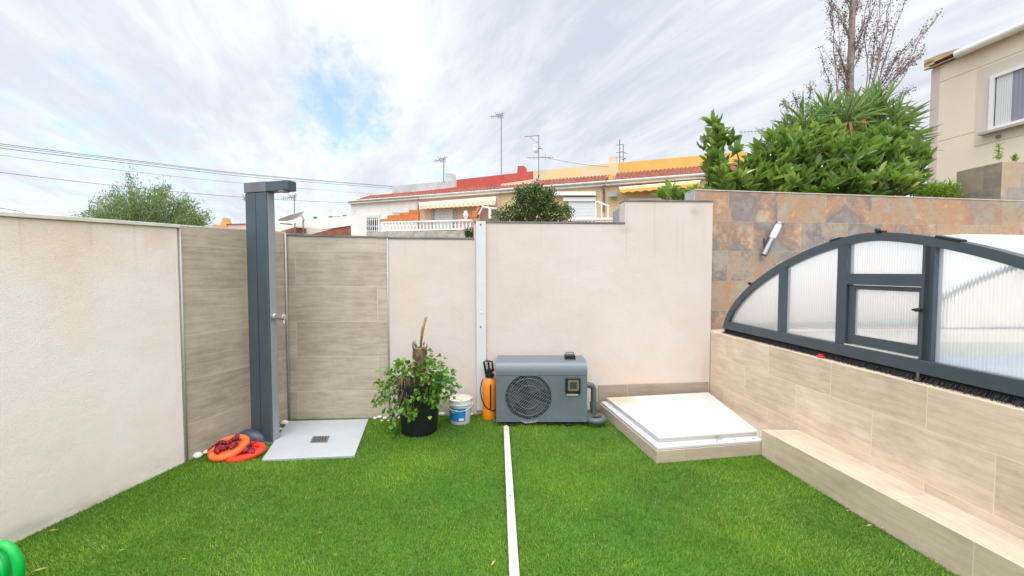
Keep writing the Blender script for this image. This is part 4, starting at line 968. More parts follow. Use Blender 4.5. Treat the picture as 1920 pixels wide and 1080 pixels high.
mat('h_stone', (.44, .40, .34), .95, (.30, .27, .23), 3, stain=(.58, .54, .48), stain_scale=4, stain_amt=.6, bump=.5, bscale=20)
mat('gutter', (.50, .49, .47), .5, (.42, .40, .38), 2)
mat('shutter', (.74, .75, .76), .5)
mat('dark_glass', (.05, .06, .075), .12)
mat('edge_dark', (.16, .14, .13), .8)
def rooftile():
    m, t, out = newmat('roof_tile'); g = t.new('ShaderNodeTexCoord').outputs['Object']
    c = t.mix(t.rng(t.noise(g, 2.5, 6, .7), .35, .65), (.22, .062, .042, 1), (.32, .115, .075, 1)); c = t.mix(t.math('MULTIPLY', t.rng(t.noise(g, 9, 4, .7), .55, .68), .6), c, (.10, .065, .05, 1))
    principled(t, out, Base_Color=c, Roughness=.9); return m
M_roof = rooftile()
def brickm(name, a, b, mo, w, h):
    m, t, out = newmat(name); uv = t.new('ShaderNodeTexCoord').outputs['UV']
    br = t.new('ShaderNodeTexBrick', Vector=uv, Color1=c4(a), Color2=c4(b), Mortar=c4(mo), Scale=1.0, Mortar_Size=.012, Brick_Width=w, Row_Height=h)
    c = t.mix(t.math('MULTIPLY', t.rng(t.noise(uv, 3, 5, .6), .4, .7), .4), br.outputs[0], c4([x * .6 for x in a])); principled(t, out, Base_Color=c, Roughness=.9); return m
M_ob = brickm('orange_brick', (.66, .17, .03), (.52, .12, .02), (.45, .22, .12), .28, .11)
def tiled_roof(parent, pa, pb, t0, t1, zdrop, rise):
    """corrugated tile strip between pixels pa and pb along the eave, rising rise metres from depth t0 to t1"""
    a = hp2(pa, 360, 0); b = hp2(pb, 360, 0); L_ = Vector((b.x - a.x, b.y - a.y, 0)).length; n = max(4, int(L_ / .22)) * 6
    mb = MB(); o_ = Vector((a.x, a.y, 0)); rows = 5; vs = []
    for j in range(rows * 2):
        u = (j + 1) // 2 / rows; step = .035 if j % 2 == 0 else 0
        for k in range(n + 1):
            s = L_ * k / n; ph = (k % 6) / 6 * 2 * math.pi
            vs.append(o_ + dH * s + nH * (t0 + (t1 - t0) * u) + up * (ZE + zdrop + rise * u + step + .045 * math.cos(ph)))
    mb.add(vs, [(j * (n + 1) + k, j * (n + 1) + k + 1, (j + 1) * (n + 1) + k + 1, (j + 1) * (n + 1) + k) for j in range(rows * 2 - 1) for k in range(n)])
    a_, b_ = o_ + nH * t0 + up * (ZE + zdrop - .06), o_ + nH * t1 + up * (ZE + zdrop + rise - .06)
    mb.prism([a_, a_ + dH * L_, b_ + dH * L_, b_], up * .03)
    return mb.build('roof', M_roof, parent)
def gutter(parent, pa, pb, r=.07):
    a = hp2(pa, 360, -.30); b = hp2(pb, 360, -.30)
    return MB().tube([Vector((a.x, a.y, ZE - .04)), Vector((b.x, b.y, ZE - .04))], r, 10).build('gutter', MATS['gutter'], parent, 'auto')
def fascia(parent, pa, pb, m='h_white'):
    a = hp2(pa, 360, -.26); b = hp2(pb, 360, -.26); v = Vector((b.x - a.x, b.y - a.y, 0))
    return MB().obox((a.x, a.y, ZE - .22), v, nH * .27, up * .17).build('fascia', MATS[m], parent)
def hwall(parent, pa, pb, m, depth=7.0):
    a = hp2(pa, 360, 0); b = hp2(pb, 360, 0); v = Vector((b.x - a.x, b.y - a.y, 0))
    return MB().obox((a.x, a.y, -.12), v, nH * depth, up * (ZE + .0)).build('wall', MATS[m], parent)
def wbox(parent, name, x0, y0, x1, y1, t, th, m):
    return hpoly([(x0, y1), (x1, y1), (x1, y0), (x0, y0)], t, th).build(name, MATS[m] if isinstance(m, str) else m, parent)
def house(px, label):
    p = hp2(px, 378, 0); return thing('terraced_house', (p.x, p.y, 0), label, 'house', 'terraced houses in the background row')
def chimney(parent, x0, y0, x1, y1, t, m, taper=1.5):
    c = hpoly([(x0 - taper, y1), (x1 + taper, y1), (x1, y0), (x0, y0)], t, .6).build('chimney', MATS[m], parent); return c
def louvre(parent, x0, y0, x1, y1, t, n=9):
    f = wbox(parent, 'shutter', x0, y0, x1, y1, t, .04, 'shutter'); g = MB(); h_ = (y1 - y0) / n
    for k in range(1, n): hpoly([(x0 + .3, y0 + k * h_ + .35), (x1 - .3, y0 + k * h_ + .35), (x1 - .3, y0 + k * h_), (x0 + .3, y0 + k * h_)], t - .012, .01, g)
    g.build('slats', MATS['gutter'], f); return f

# house 1: white, far left of the row
H1 = house(657, 'white end house of the row with a barred window and grey parapet')
hwall(H1, 657, 783, 'h_white'); fascia(H1, 652, 784); gutter(H1, 652, 784)
tiled_roof(H1, 672, 857, -.28, 1.5, .0, .66)
hpoly([(661, 381), (735, 372), (735, 359), (661, 372)], 1.35, .25).build('parapet', MATS['h_white'], H1)
hpoly([(735, 375), (856, 362), (856, 338), (736, 349)], 1.5, .25).build('parapet', MATS['h_grey'], H1)
chimney(H1, 836, 325, 847, 340, 1.7, 'h_grey')
wn = wbox(H1, 'window', 685, 401, 711, 438, -.03, .05, 'shutter')
wbox(wn, 'pane', 688, 409, 708, 437, -.045, .012, 'dark_glass')
g = MB()
for x in (686.5, 690, 694, 698, 702, 706, 710): hpoly([(x - .5, 438), (x + .5, 438), (x + .5, 400), (x - .5, 400)], -.14, .02, g)
for y in (403, 412, 424, 433): hpoly([(685, y + .5), (712, y + .5), (712, y - .5), (685, y - .5)], -.135, .02, g)
g.build('window_grille', MATS['white_paint'], wn)
wbox(H1, 'vent', 736, 398, 748, 405, -.04, .05, 'gutter')
# house 2: peach with red parapet
H2 = house(790, 'peach house of the row with a brick-red parapet and striped awning')
hwall(H2, 783.5, 937, 'h_peach'); fascia(H2, 785, 938); gutter(H2, 785, 938); tiled_roof(H2, 857, 1000, -.28, 1.45, .0, .66)
hpoly([(783, 378), (856, 370), (856, 351), (783, 359)], 1.0, .22).build('parapet', MATS['h_red'], H2)
hpoly([(856, 372), (1000, 352), (999, 321), (856, 337)], 1.45, .25).build('parapet', MATS['h_red'], H2)
chimney(H2, 971, 311, 982, 326, 1.7, 'h_red')
g = MB().tube([hp2(782.5, 377, -.1), hp2(782.5, 432, -.1)], .06, 8).build('downpipe', MATS['gutter'], H2, 'auto')
louvre(H2, 815, 392, 849, 431, -.08, 12)
wbox(H2, 'shutter_frame', 808, 391, 814, 431, -.05, .04, 'gutter'); wbox(H2, 'shutter_frame', 850, 391, 855, 431, -.05, .04, 'gutter')
m, t, out = newmat('striped_canvas'); uv = t.new('ShaderNodeTexCoord').outputs['UV']; sx = t.new('ShaderNodeSeparateXYZ', Vector=uv)
s_ = t.math('GREATER_THAN', t.math('SINE', t.math('MULTIPLY', sx.outputs[0], 2 * math.pi / .34)), .0)
principled(t, out, Base_Color=t.mix(s_, (.78, .73, .60, 1), (.68, .52, .24, 1)), Roughness=.85); M_aw = m
def awning(parent, x0, x1, ytl, ytr, ybl, ybr, t0, t1, mt, n):
    a = hp2(x0, ytl, t0); b = hp2(x1, ytr, t0); c = hp2(x1, (ytr + ybr) / 2, t1); d = hp2(x0, (ytl + ybl) / 2, t1)
    f = MB().prism([a, b, c, d], up * .03); fa = f.build('awning', mt, parent)
    v = MB(); bl = hp2(x0, ybl, t1); br_2 = hp2(x1, ybr, t1); 
    for k in range(n):
        p0_, p1_ = d.lerp(c, k / n), d.lerp(c, (k + 1) / n); q0, q1 = bl.lerp(br_2, k / n), bl.lerp(br_2, (k + 1) / n); mid = (q0 + q1) / 2 - up * .07
        v.prism([p0_, p1_, q1, mid.lerp(q1, .45), mid, mid.lerp(q0, .45), q0], nH * .012)
    v.build('valance', mt, fa); return fa
awning(H2, 786, 929, 382, 372, 391, 383, -.15, -.9, M_aw, 16)
MB().tube([hp2(785, 381.5, -.22), hp2(930, 370, -.22)], .06, 8).build('awning_box', MATS['h_white'], H2, 'auto')
# house 3: ochre, patchy parapet
H3 = house(940, 'ochre house with peeling yellow parapet, behind the dark green tree')
hwall(H3, 937.5, 1134, 'h_ochre'); fascia(H3, 939, 1134); gutter(H3, 938, 1136, .08); tiled_roof(H3, 1000, 1137, -.28, 1.5, .0, .76)
hpoly([(940, 356), (1001, 350), (1001, 336), (940, 345)], .9, .2).build('parapet', MATS['h_peach'], H3)
hpoly([(999.5, 352), (1160, 340), (1160, 305), (999.5, 321)], 1.5, .25).build('parapet', MATS['h_patchy'], H3)
hpoly([(1137, 346), (1150, 344), (1150, 328), (1137, 330)], .8, .2).build('parapet', MATS['h_yellow'], H3)
chimney(H3, 1142, 293, 1156, 307, 1.7, 'h_peach', .5)
wbox(H3, 'awning_box', 1034, 359, 1117, 366, -.35, .3, 'shutter'); louvre(H3, 1066, 377, 1116, 414, -.1, 14)
wbox(H3, 'shutter_box', 1056, 370, 1117, 377, -.2, .15, 'shutter')
MB().tube([hp2(1131.5, 347, -.3), hp2(1131.5, 356, -.25), hp2(1132, 362, -.08), hp2(1132, 396, -.08)], .06, 8).build('downpipe', MATS['cap_dark'], H3, 'auto')
# house 4: bright yellow
H4 = house(1160, 'bright yellow house of the row with a yellow scalloped awning, beside the shrubs')
hwall(H4, 1134.5, 1400, 'h_ochre'); fascia(H4, 1136, 1400); gutter(H4, 1137, 1400, .085); tiled_roof(H4, 1152, 1402, -.28, 1.5, .0, .84)
hpoly([(1160.5, 342), (1400, 315), (1400, 284), (1160.5, 305)], 1.5, .25).build('parapet', MATS['h_yellow'], H4)
awning(H4, 1162, 1312, 354, 341, 360, 349, -.1, -.8, MATS['h_yellow'], 9)
MB().tube([hp2(1161, 353, -.25), hp2(1313, 340, -.25)], .075, 8).build('awning_box', MATS['shutter'], H4, 'auto')
louvre(H4, 1180, 372, 1240, 400, -.06, 10)
mat('lamp_housing', (.30, .31, .30), .4)
lq_ = MB(); a = hp2(1141, 361, -.25); lq_.cbox(a + dH * .25 - up * .15, (.5, .22, .22), Matrix.Rotation(math.atan2(dH.y, dH.x), 3, 'Z')); lq_.tube([hp2(1152, 372, -.25), hp2(1152, 372, 0)], .04, 6)
lq_.build('wall_light', MATS['lamp_housing'], H4)
# terrace parts standing in front
def balustrade(x0, x1, yt0, yt1, yb0, yb1, t, n, label, yw=None):
    a, b, c, d = hp2(x0, yt0, t), hp2(x1, yt1, t), hp2(x1, yb1, t), hp2(x0, yb0, t)
    r = thing('balustrade', (a.x, a.y, d.z), label, 'balustrade')
    MB().prism([a - up * .10, b - up * .10, b, a], nH * .18).build('handrail', MATS['white_paint'], r)
    MB().prism([d, c, c + up * .08, d + up * .08], nH * .18).build('plinth', MATS['white_paint'], r)
    base = None
    for k in range(n):
        u = (k + .5) / n; p = d.lerp(c, u) + up * .08 + nH * .09; q = a.lerp(b, u) - up * .10 + nH * .09; h = (q - p).length
        mb = MB().lathe(p, [(.05, 0), (.05, .04 * h), (.03, .10 * h), (.065, .32 * h), (.055, .5 * h), (.03, .75 * h), (.035, .85 * h), (.05, .93 * h), (.05, h)], 8)
        mb.build('baluster', MATS['white_paint'], r, True)
    return r
balustrade(716, 884, 415.5, 411, 434, 430, -2.2, 26, 'white turned balustrade of the far terrace on a stained stone base')
o = hpoly([(688, 452), (884, 452), (884, 432), (712, 434.5), (688, 436)], -2.25, .4).build('terrace_wall', MATS['h_stone']); tag(o, 'stained stone terrace wall carrying the far white balustrade', 'wall')
balustrade(1072, 1148, 408.5, 408, 424, 424, -2.0, 11, 'short white balustrade just above the back wall, right of the dark green tree')
o = hpoly([(712, 415.5), (712, 411), (726, 410.5), (726, 404), (749, 403), (749, 399), (766, 398), (766, 393.5), (784, 393.5), (784, 413.5)], -1.6, .25).build('brick_screen', M_ob); tag(o, 'orange brick screen with stepped top, left part of the far terrace', 'wall')
o = hpoly([(877, 409), (877, 404), (885, 403), (885, 396), (893, 395), (893, 389), (900, 388), (893, 408)], -1.8, .25).build('brick_screen', M_ob); tag(o, 'small orange stepped brick screen beside the white urn on the far terrace', 'wall')
mat('brown_panel', (.25, .15, .11), .85, (.30, .19, .14), 3)
r = thing('stair_block', tuple(hp2(905, 412, -1.7)), 'brown stair wall with white rail posts on the far terrace', 'stair wall')
hpoly([(900, 425), (931, 425), (931, 390), (912, 386), (905, 389), (899, 399)], -1.7, .3).build('panel', MATS['brown_panel'], r)
g = MB().tube([hp2(898, 402, -1.9), hp2(905, 388, -1.9), hp2(931, 391.5, -1.9)], .06, 6); g.build('rail', MATS['white_paint'], r)
MB().tube([hp2(918.5, 410, -1.9), hp2(918.5, 389, -1.9)], .09, 6).build('post', MATS['white_paint'], r)
ur = MB(); p = hp2(873, 412, -2.1); ur.lathe(p, [(.08, -.05), (.11, 0), (.04, .06), (.14, .18), (.17, .34), (.13, .36), (.08, .44), (.13, .52)], 12); tag(ur.build('urn', MATS['white_paint'], smooth=True), 'white stone urn at the right end of the far balustrade', 'urn')
r = thing('stair_rail', tuple(hp2(1115, 408, -1.5)), 'white sloping stair handrail beside the second shutter, right of the dark green tree', 'railing')
MB().tube([hp2(1117, 380, -1.5), hp2(1120, 378, -1.5), hp2(1142, 387, -1.5)], .05, 6).build('rail', MATS['white_paint'], r)
for x, y in ((1117, 380), (1128, 382), (1140, 387)): MB().tube([hp2(x, y, -1.5), hp2(x, 412, -1.5)], .035, 6).build('post', MATS['white_paint'], r)

# ---- aerials on the roofs
mat('aerial', (.22, .22, .23), .5, metal=.3)
def aerial(px, yb, yt, t, label, kind, w=26, plane=None):
    P2 = plane or (lambda x, y: hp2(x, y, t)); b, e = P2(px, yb), P2(px, yt); r = thing('tv_aerial', tuple(b), label, 'aerial', 'television aerials on the roofs')
    k = b.y / F
    MB().tube([b, e], 1.0 * k, 6).build('mast', MATS['aerial'], r)
    mb = MB(); rr_ = .42 * k
    def seg(x0, y0, x1, y1, q=1.0, dy=0.0): 
        a_, b_ = P2(x0, y0), P2(x1, y1); b_.y += dy; mb.tube([a_, b_], rr_ * q, 5)
    if kind == 'yagi':                              # boom with pairs of elements, a folded back end
        seg(px - w, yt + 6, px + 4, yt + 3, 1.5)
        for i in range(6): x = px - w + 3 + i * (w - 2) / 6; seg(x, yt + 2 + .3 * i, x + 1.5, yt + 9, 1)
        for i in range(3): seg(px - 5 + i * 3, yt + 8, px - 12 + i * 4, yt - 3 + i, 1.3)
        seg(px - 8, yt + 2, px + 6, yt - 1, 1.5); seg(px + 2, yt - 4, px + 3, yt + 10, 1.2)
    elif kind == 'bar':
        seg(px - 26, yt + 3, px + 1, yt + 1, 1.8); seg(px - 16, yt + 4, px, yt + 16, 1.2); seg(px - 22, yt + 43, px + 28, yt + 42, 1.6); seg(px + 12, yt + 36, px + 13, yt + 46)
        for x in (-18, -10, 6, 20): seg(px + x, yt + 41, px + x + 2, yt + 46, 1)
        seg(px, yt + 20, px + 8, yt + 28, 1.5); seg(px - 2, yt + 26, px + 5, yt + 25, 2)
    elif kind == 'cross':
        for dy in (10, 24, 33): seg(px - 7, yt + dy, px + 6, yt + dy - 1, 1.8)
        seg(px + 7, yb, px + 7, yt + 8, 2); seg(px + 3, yt + 22, px + 14, yt + 26, 1.8); seg(px + 4, yb - 6, px + 12, yb - 8, 3)
    mb.build('antenna_elements', MATS['aerial'], r); return r
aerial(940, 330, 213, 1.2, 'tallest thin television aerial, on the red parapet', 'yagi', 22)
rr1 = aerial(1010, 345, 253, 1.2, 'television aerial with crossbars and a small dish, on the patchy yellow parapet', 'bar')
mb = MB(); c = hp2(1004, 282, 1.0); mb.lathe(c, [(.02, .08), (.12, .05), (.20, 0), (.20, .02), (.12, .07), (.01, .10)], 14, Matrix.Rotation(R(70), 3, 'X') @ Matrix.Rotation(R(30), 3, 'Y')); mb.build('small_dish', MATS['gutter'], rr1, 'auto')
aerial(832, 342, 296, 1.4, 'short television aerial on the grey parapet by the grey chimney', 'yagi', 19)
aerial(1162, 305, 262, 1.7, 'double-masted aerial with short crossbars beside the ochre chimney', 'cross')
aerial(1428, 290, 242, 2.5, 'arrow-shaped television aerial half hidden by the shrubs', 'yagi', 42)

# ---- houses further left
FA, FB = (-34.0, 40.0), (-14.0, 40.0)
def fp_(px, py, t=0): return on(px, py, (-34, 40 + t), (-14, 40 + t))
def fpoly(pts, t, th, mb=None): mb = mb or MB(); return mb.prism([fp_(x, y, t) for x, y in pts], Vector((0, th, 0)))
p = fp_(440, 430); ck = thing('cottage', (p.x, 40, 0), 'low cream and orange house with a small orange chimney, left of the shower column', 'house')
fpoly([(425, 640), (478, 640), (478, 419), (425, 420.5)], 0, 6).build('wall', MATS['h_peach'], ck)
fpoly([(396, 640), (425, 640), (425, 421), (396, 422)], -.1, 6).build('side_wall', mat('h_orange', (.68, .32, .12), .9), ck)
chm = fpoly([(413.5, 421), (428, 421), (424, 408.5), (417, 408.5)], .3, .6).build('chimney', MATS['h_orange'], ck)
fpoly([(423, 420.6), (479, 419.2), (479, 418.4), (423, 419.8)], -.15, 6).build('roof_edge', MATS['edge_dark'], ck)
p = fp_(600, 430, -4); wh = thing('low_house', (p.x, 36, 0), 'pale grey flat-roofed house with red tile slopes, right of the shower column', 'house')
fpoly([(516, 640), (668, 640), (668, 403.5), (600, 410), (572, 411), (516, 418)], -4, 8).build('wall', MATS['h_white'], wh)
def slope(pts, t0, t1, yoff, name, m):
    vs = [fp_(x, y, t0) for x, y in pts]; return MB().prism(vs, Vector((0, .4, 0))).build(name, m, wh)
slope([(518, 436), (570, 436), (570, 426), (556, 425)], -4.5, 0, 0, 'roof', M_roof)
slope([(578, 441), (660, 441), (660, 422), (645, 423)], -4.6, 0, 0, 'roof', M_roof)
fpoly([(556, 424.5), (600, 428), (660, 420.5), (660, 422.5), (600, 431), (556, 426.5)], -4.7, .3).build('roof_edge', MATS['h_white'], wh)
fpoly([(622, 406), (638, 404), (636, 399), (633, 398), (633, 393.5), (625, 393.5), (624, 400)], -3.6, .8).build('chimney', MATS['h_white'], wh)
for x, y in ((591, 408), (620, 407), (646, 405)): MB().ball(fp_(x, y, -3.8), (.22, .15, .12), 8).build('roof_vent', MATS['cap_dark'], wh)
p = fp_(549, 425, -6); ds_ = thing('satellite_dish', tuple(p), 'large white satellite dish tilted on a pole, right of the shower column', 'satellite dish')
c = fp_(549, 411, -6); mb = MB(); prd = [(.02, .0), (.5, .07), (.85, .18), (1.08, .32), (1.10, .30), (.86, .15), (.5, .03), (.02, -.04)]
Md = Matrix.Rotation(R(-22), 3, 'Y') @ Matrix.Rotation(R(-105), 3, 'X') @ Matrix.Diagonal((1.0, .62, 1))
Md = Matrix.Rotation(R(-20), 3, 'Y') @ Matrix.Rotation(R(12), 3, 'X')
mb.lathe(c, prd, 28, Md); mb.build('reflector', MATS['h_white'], ds_, 'auto')
MB().tube([fp_(553, 418, -6), fp_(553, 440, -6)], .05, 8).build('pole', MATS['aerial'], ds_)
mb = MB(); mb.tube([fp_(565, 404, -6.4), fp_(570, 412, -6.4), fp_(568, 420, -6.4)], .05, 6); mb.tube([fp_(525, 419, -6.3), fp_(548, 421, -6.3)], .05, 6); mb.tube([fp_(568, 412, -6.4), fp_(569, 440, -6.2)], .045, 6); mb.build('feed_arm', MATS['aerial'], ds_)
pf = lambda x, y: fp_(x, y, -3)
aerial(466, 430, 368, 0, 'thin aerial just left of the shower column', 'yagi', 12, pf); aerial(552, 404, 366, 0, 'thin aerial above the satellite dish', 'yagi', 24, pf)

# ---- overhead cables
mat('cable', (.06, .06, .065), .6)
def cable(pts, r, label, grp='overhead cables crossing the sky'):
    W_ = []
    for (px, py, Y) in pts: W_.append(at(px, py, Y))
    sm = []
    for i in range(len(W_) - 1):
        p0_ = W_[max(i - 1, 0)]; p1_ = W_[i]; p2_ = W_[i + 1]; p3_ = W_[min(i + 2, len(W_) - 1)]
        for u in (0, .25, .5, .75): sm.append(.5 * ((2 * p1_) + (p2_ - p0_) * u + (2 * p0_ - 5 * p1_ + 4 * p2_ - p3_) * u * u + (3 * p1_ - p0_ - 3 * p2_ + p3_) * u ** 3))
    sm.append(W_[-1]); tag(MB().tube(sm, r, 6).build('overhead_cable', MATS['cable'], smooth=True), label, 'cable', grp)
YL = (17, 18, 21.5, 26, 33)
def ys(a): return [(x, y, Y) for (x, y), Y in zip(a, YL)]
cable(ys([(-160, 245), (0, 269.5), (240, 299.5), (480, 328), (738, 349.5)]), .014, 'topmost overhead cable of the set on the left')
cable(ys([(-160, 251), (0, 273), (240, 302), (480, 329.5), (738, 350.5)]), .010, 'overhead cable running close under the topmost one')
cable(ys([(-160, 253), (0, 277.5), (240, 306), (480, 333), (738, 353.5)]), .014, 'third overhead cable from the top')
cable(ys([(-160, 268), (0, 291), (240, 321), (480, 346), (700, 364)]), .008, 'thin faint overhead cable, fourth from the top')
cable(ys([(-160, 300), (0, 323), (240, 350.5), (470, 371), (662, 381)]), .012, 'lower overhead cable passing over the feathery green tree')
cable([(-160, 372, 17), (0, 390, 20), (60, 402, 24), (120, 414, 28), (200, 440, 33)], .014, 'lowest overhead cable at the far left edge above the cream wall')
cable([(1012, 293, 26), (1045, 300, 25.5), (1090, 308, 25), (1142, 313, 24.4)], .010, 'short thin wire from the crossbar aerial to the patchy parapet')

# ================================================================ house on the right
RA, RB_ = (9.0, 8.8), (9.29, 6.8)
dR = Vector((RB_[0] - RA[0], RB_[1] - RA[1], 0)).normalized(); nR = Vector((-dR.y, dR.x, 0))
if nR.x < 0: nR = -nR
def rp(px, py, t=0.0): q = nR * t; return on(px, py, (RA[0] + q.x, RA[1] + q.y), (RB_[0] + q.x, RB_[1] + q.y))
c0_ = rp(1742, 300); zE = (rp(1745, 131).z)
m, t, out = newmat('sand_render'); uv = t.new('ShaderNodeTexCoord').outputs['UV']; sx = t.new('ShaderNodeSeparateXYZ', Vector=uv)
zg = [rp(1750, 160).z, rp(1745, 270).z, rp(1745, 270).z * 2 - rp(1750, 160).z]
gv = None
for z in zg:
    a = t.rng(t.math('ABSOLUTE', t.math('SUBTRACT', sx.outputs[1], z)), .006, .014, 1, 0); gv = a if gv is None else t.math('MAXIMUM', gv, a)
c = t.mix(t.rng(t.noise(uv, 1.2, 5, .6), .35, .65), (.86, .75, .60, 1), (.82, .71, .56, 1)); c = t.mix(t.math('MULTIPLY', t.rng(t.noise(uv, 70, 3, .6), .4, .65), .12), c, (.3, .24, .17, 1)); c = t.mix(t.math('MULTIPLY', gv, .5), c, (.30, .24, .18, 1))
p = principled(t, out, Base_Color=c, Roughness=.92); b = t.new('ShaderNodeBump', Height=t.math('SUBTRACT', t.math('MULTIPLY', t.noise(uv, 70, 3), .3), gv), Strength=.4, Distance=.01); t.l.new(b.outputs[0], p.inputs['Normal'])
rh = thing('house', (c0_.x + 2, c0_.y - 3, 1.9), 'sand-coloured house with white window and gutter at the right edge', 'house')
o0 = Vector((c0_.x, c0_.y, 1.6)); Lr = 9.0
MB().obox(o0, dR * Lr, nR * 7, up * (zE - 1.6)).build('wall', m, rh)
mat('pinkish_trim', (.62, .52, .48), .9); MB().obox(o0 - dR * .02 - nR * .004, dR * .16, nR * .3, up * (zE - 1.62)).build('corner_strip', MATS['pinkish_trim'], rh)
# eave: tiles, old mortar, white gutter
g1, g2 = rp(1792, 119, -.16), rp(1920, 72, -.16)
gz = g1.z; gd = dR; MB().tube([Vector((g1.x, g1.y, zE + .02)), Vector((g1.x, g1.y, zE + .02)) + dR * 7], .075, 12).build('gutter', MATS['h_white'], rh, 'auto')
rt0 = o0 - dR * .10; mb = MB(); n_t = 40
e0_ = Vector((rt0.x, rt0.y, 0)) - nR * .09; rows = 4; nx = 46 * 5; vs = []
for j in range(rows * 2):
    u = (j + 1) // 2 / rows; st_ = .03 if j % 2 == 0 else 0
    for k in range(nx + 1): vs.append(e0_ + dR * (9.1 * k / nx) + nR * (2.6 * u) + up * (zE + .06 + .75 * u + st_ + .04 * math.cos(k / 5 * 2 * math.pi)))
mb.add(vs, [(j * (nx + 1) + k, j * (nx + 1) + k + 1, (j + 1) * (nx + 1) + k + 1, (j + 1) * (nx + 1) + k) for j in range(rows * 2 - 1) for k in range(nx)])
mb.obox(e0_ + up * (zE + .0), dR * 9.1, nR * 2.6 + up * .72, up * .03)
mb.build('roof', mat('roof_old', (.40, .27, .16), .9, (.26, .17, .11), 6, stain=(.20, .18, .12), stain_scale=8), rh)
mb = MB(); vs = [e0_ + up * (zE + .06), e0_ + nR * 2.6 + up * (zE + .82), e0_ + nR * 2.6 + up * (zE + .94), e0_ + up * (zE + .16)]
mb.prism(vs, dR * .18); mb.prism([e0_ + nR * .0 + up * (zE + .10), e0_ + dR * .7 + up * (zE + .10), e0_ + dR * .6 + up * (zE + .16), e0_ + dR * .3 + up * (zE + .21), e0_ + up * (zE + .22)], nR * .25)
mb.build('roof_verge', mat('old_mortar', (.58, .45, .26), .95, (.45, .33, .18), 5, bump=.5), rh)
# window
def rz(py, px=1861): return rp(px, py).z
wz0, wz1 = rz(245), rz(143); wp0 = rp(1858, 200); ws = (Vector((wp0.x, wp0.y, 0)) - Vector((o0.x, o0.y, 0))).dot(dR); WL = 1.55
def rb2(s, L_, z, H_, t, th, name, m_, par): return MB().obox(Vector((o0.x, o0.y, 0)) + dR * s + nR * t + up * z, dR * L_, nR * th, up * H_).build(name, m_ if not isinstance(m_, str) else MATS[m_], par)
mat('surround', (.66, .585, .50), .9)
for (s, L_, z, H_) in ((ws - .22, .22, wz0 - .22, wz1 - wz0 + .44), (ws + WL, .22, wz0 - .22, wz1 - wz0 + .44), (ws, WL, wz1, .22), (ws, WL, wz0 - .22, .22)): rb2(s, L_, z, H_, -.012, .010, 'surround', 'surround', rh)
win = rb2(ws, WL, wz0, wz1 - wz0, -.010, .006, 'window', 'dark_glass', rh)
for (s, L_, z, H_) in ((ws, .06, wz0, wz1 - wz0), (ws + WL - .06, .06, wz0, wz1 - wz0), (ws + .06, WL - .12, wz1 - .06, .06), (ws + .06, WL - .12, wz0, .06), (ws + WL / 2 - .05, .10, wz0 + .06, wz1 - wz0 - .12)):
    rb2(s, L_, z, H_, -.055, .044, 'frame', 'white_paint', win)
mat('curtain_white', (.60, .62, .60), .9); mat('curtain_mauve', (.27, .26, .33), .9)
def curtain(s, L_, m_):
    mb = MB(); n = 40; vs = []
    for z in (wz0 + .06, wz1 - .06):
        for k in range(n + 1): vs.append(Vector((o0.x, o0.y, 0)) + dR * (s + L_ * k / n) + nR * (-.018 + .003 * math.sin(k * 1.1)) + up * z)
    mb.add(vs, [(k, k + 1, n + 2 + k, n + 1 + k) for k in range(n)]); mb.build('curtain', MATS[m_], win, True)
curtain(ws + .08, .22, 'curtain_white'); curtain(ws + .30, .40, 'curtain_mauve'); curtain(ws + WL / 2 + .06, WL / 2 - .14, 'curtain_mauve')
sl_ = rb2(ws - .10, WL + .2, wz0 - .055, .045, -.14, .127, 'window_sill', 'cap_stone', rh)
mb = MB(); mb.ball(rp(1871, 256, -.05), .035, 10); mb.build('wall_bolt', MATS['cap_dark'], rh)

# ================================================================ vegetation
def bush(name, parent, clusters, mleaf, L, Wd, per, spread, updir=.6, fold=.25, curl=.15, rosette=False, lw=1.0):
    C, D, Ls_, Ws, Rn = [], [], [], [], []
    for (p, d) in clusters:
        base = rng.random()
        for _ in range(per):
            if rosette:
                a = rng.uniform(0, 2 * math.pi); el = rng.uniform(-.2, 1.2); v = np.array([math.cos(a) * math.cos(el), math.sin(a) * math.cos(el), math.sin(el)]) + np.array(d) * updir
                C.append(np.array(p) - np.array(d) * rng.uniform(0, spread)); D.append(v)
            else:
                C.append(np.array(p) + rng.normal(0, spread, 3)); D.append(np.array(d) * updir + rng.normal(0, .7, 3))
            Ls_.append(L * rng.uniform(.65, 1.2)); Ws.append(Wd * rng.uniform(.7, 1.15)); Rn.append(min(1, max(0, base * .7 + rng.random() * .3)))
    V, Fc = leaves(np.array(C), np.array(D), np.array(Ls_), np.array(Ws), fold, curl)
    return fast_mesh(name, V, Fc, mleaf, parent, np.repeat(np.array(Rn), 6))
def limb(mb, a, b, r0, r1, wob=.08, n=5):
    a, b = Vector(a), Vector(b); L_ = (b - a).length; pts = []
    for k in range(n + 1):
        u = k / n; q = a.lerp(b, u); q += Vector((random.uniform(-1, 1), random.uniform(-1, 1), 0)) * wob * L_ * (math.sin(math.pi * u)); pts.append(q)
    mb.tube(pts, [r0 + (r1 - r0) * k / n for k in range(n + 1)], 6); return pts
mat('bark', (.13, .095, .065), .95, (.20, .15, .11), 15, bump=.7)

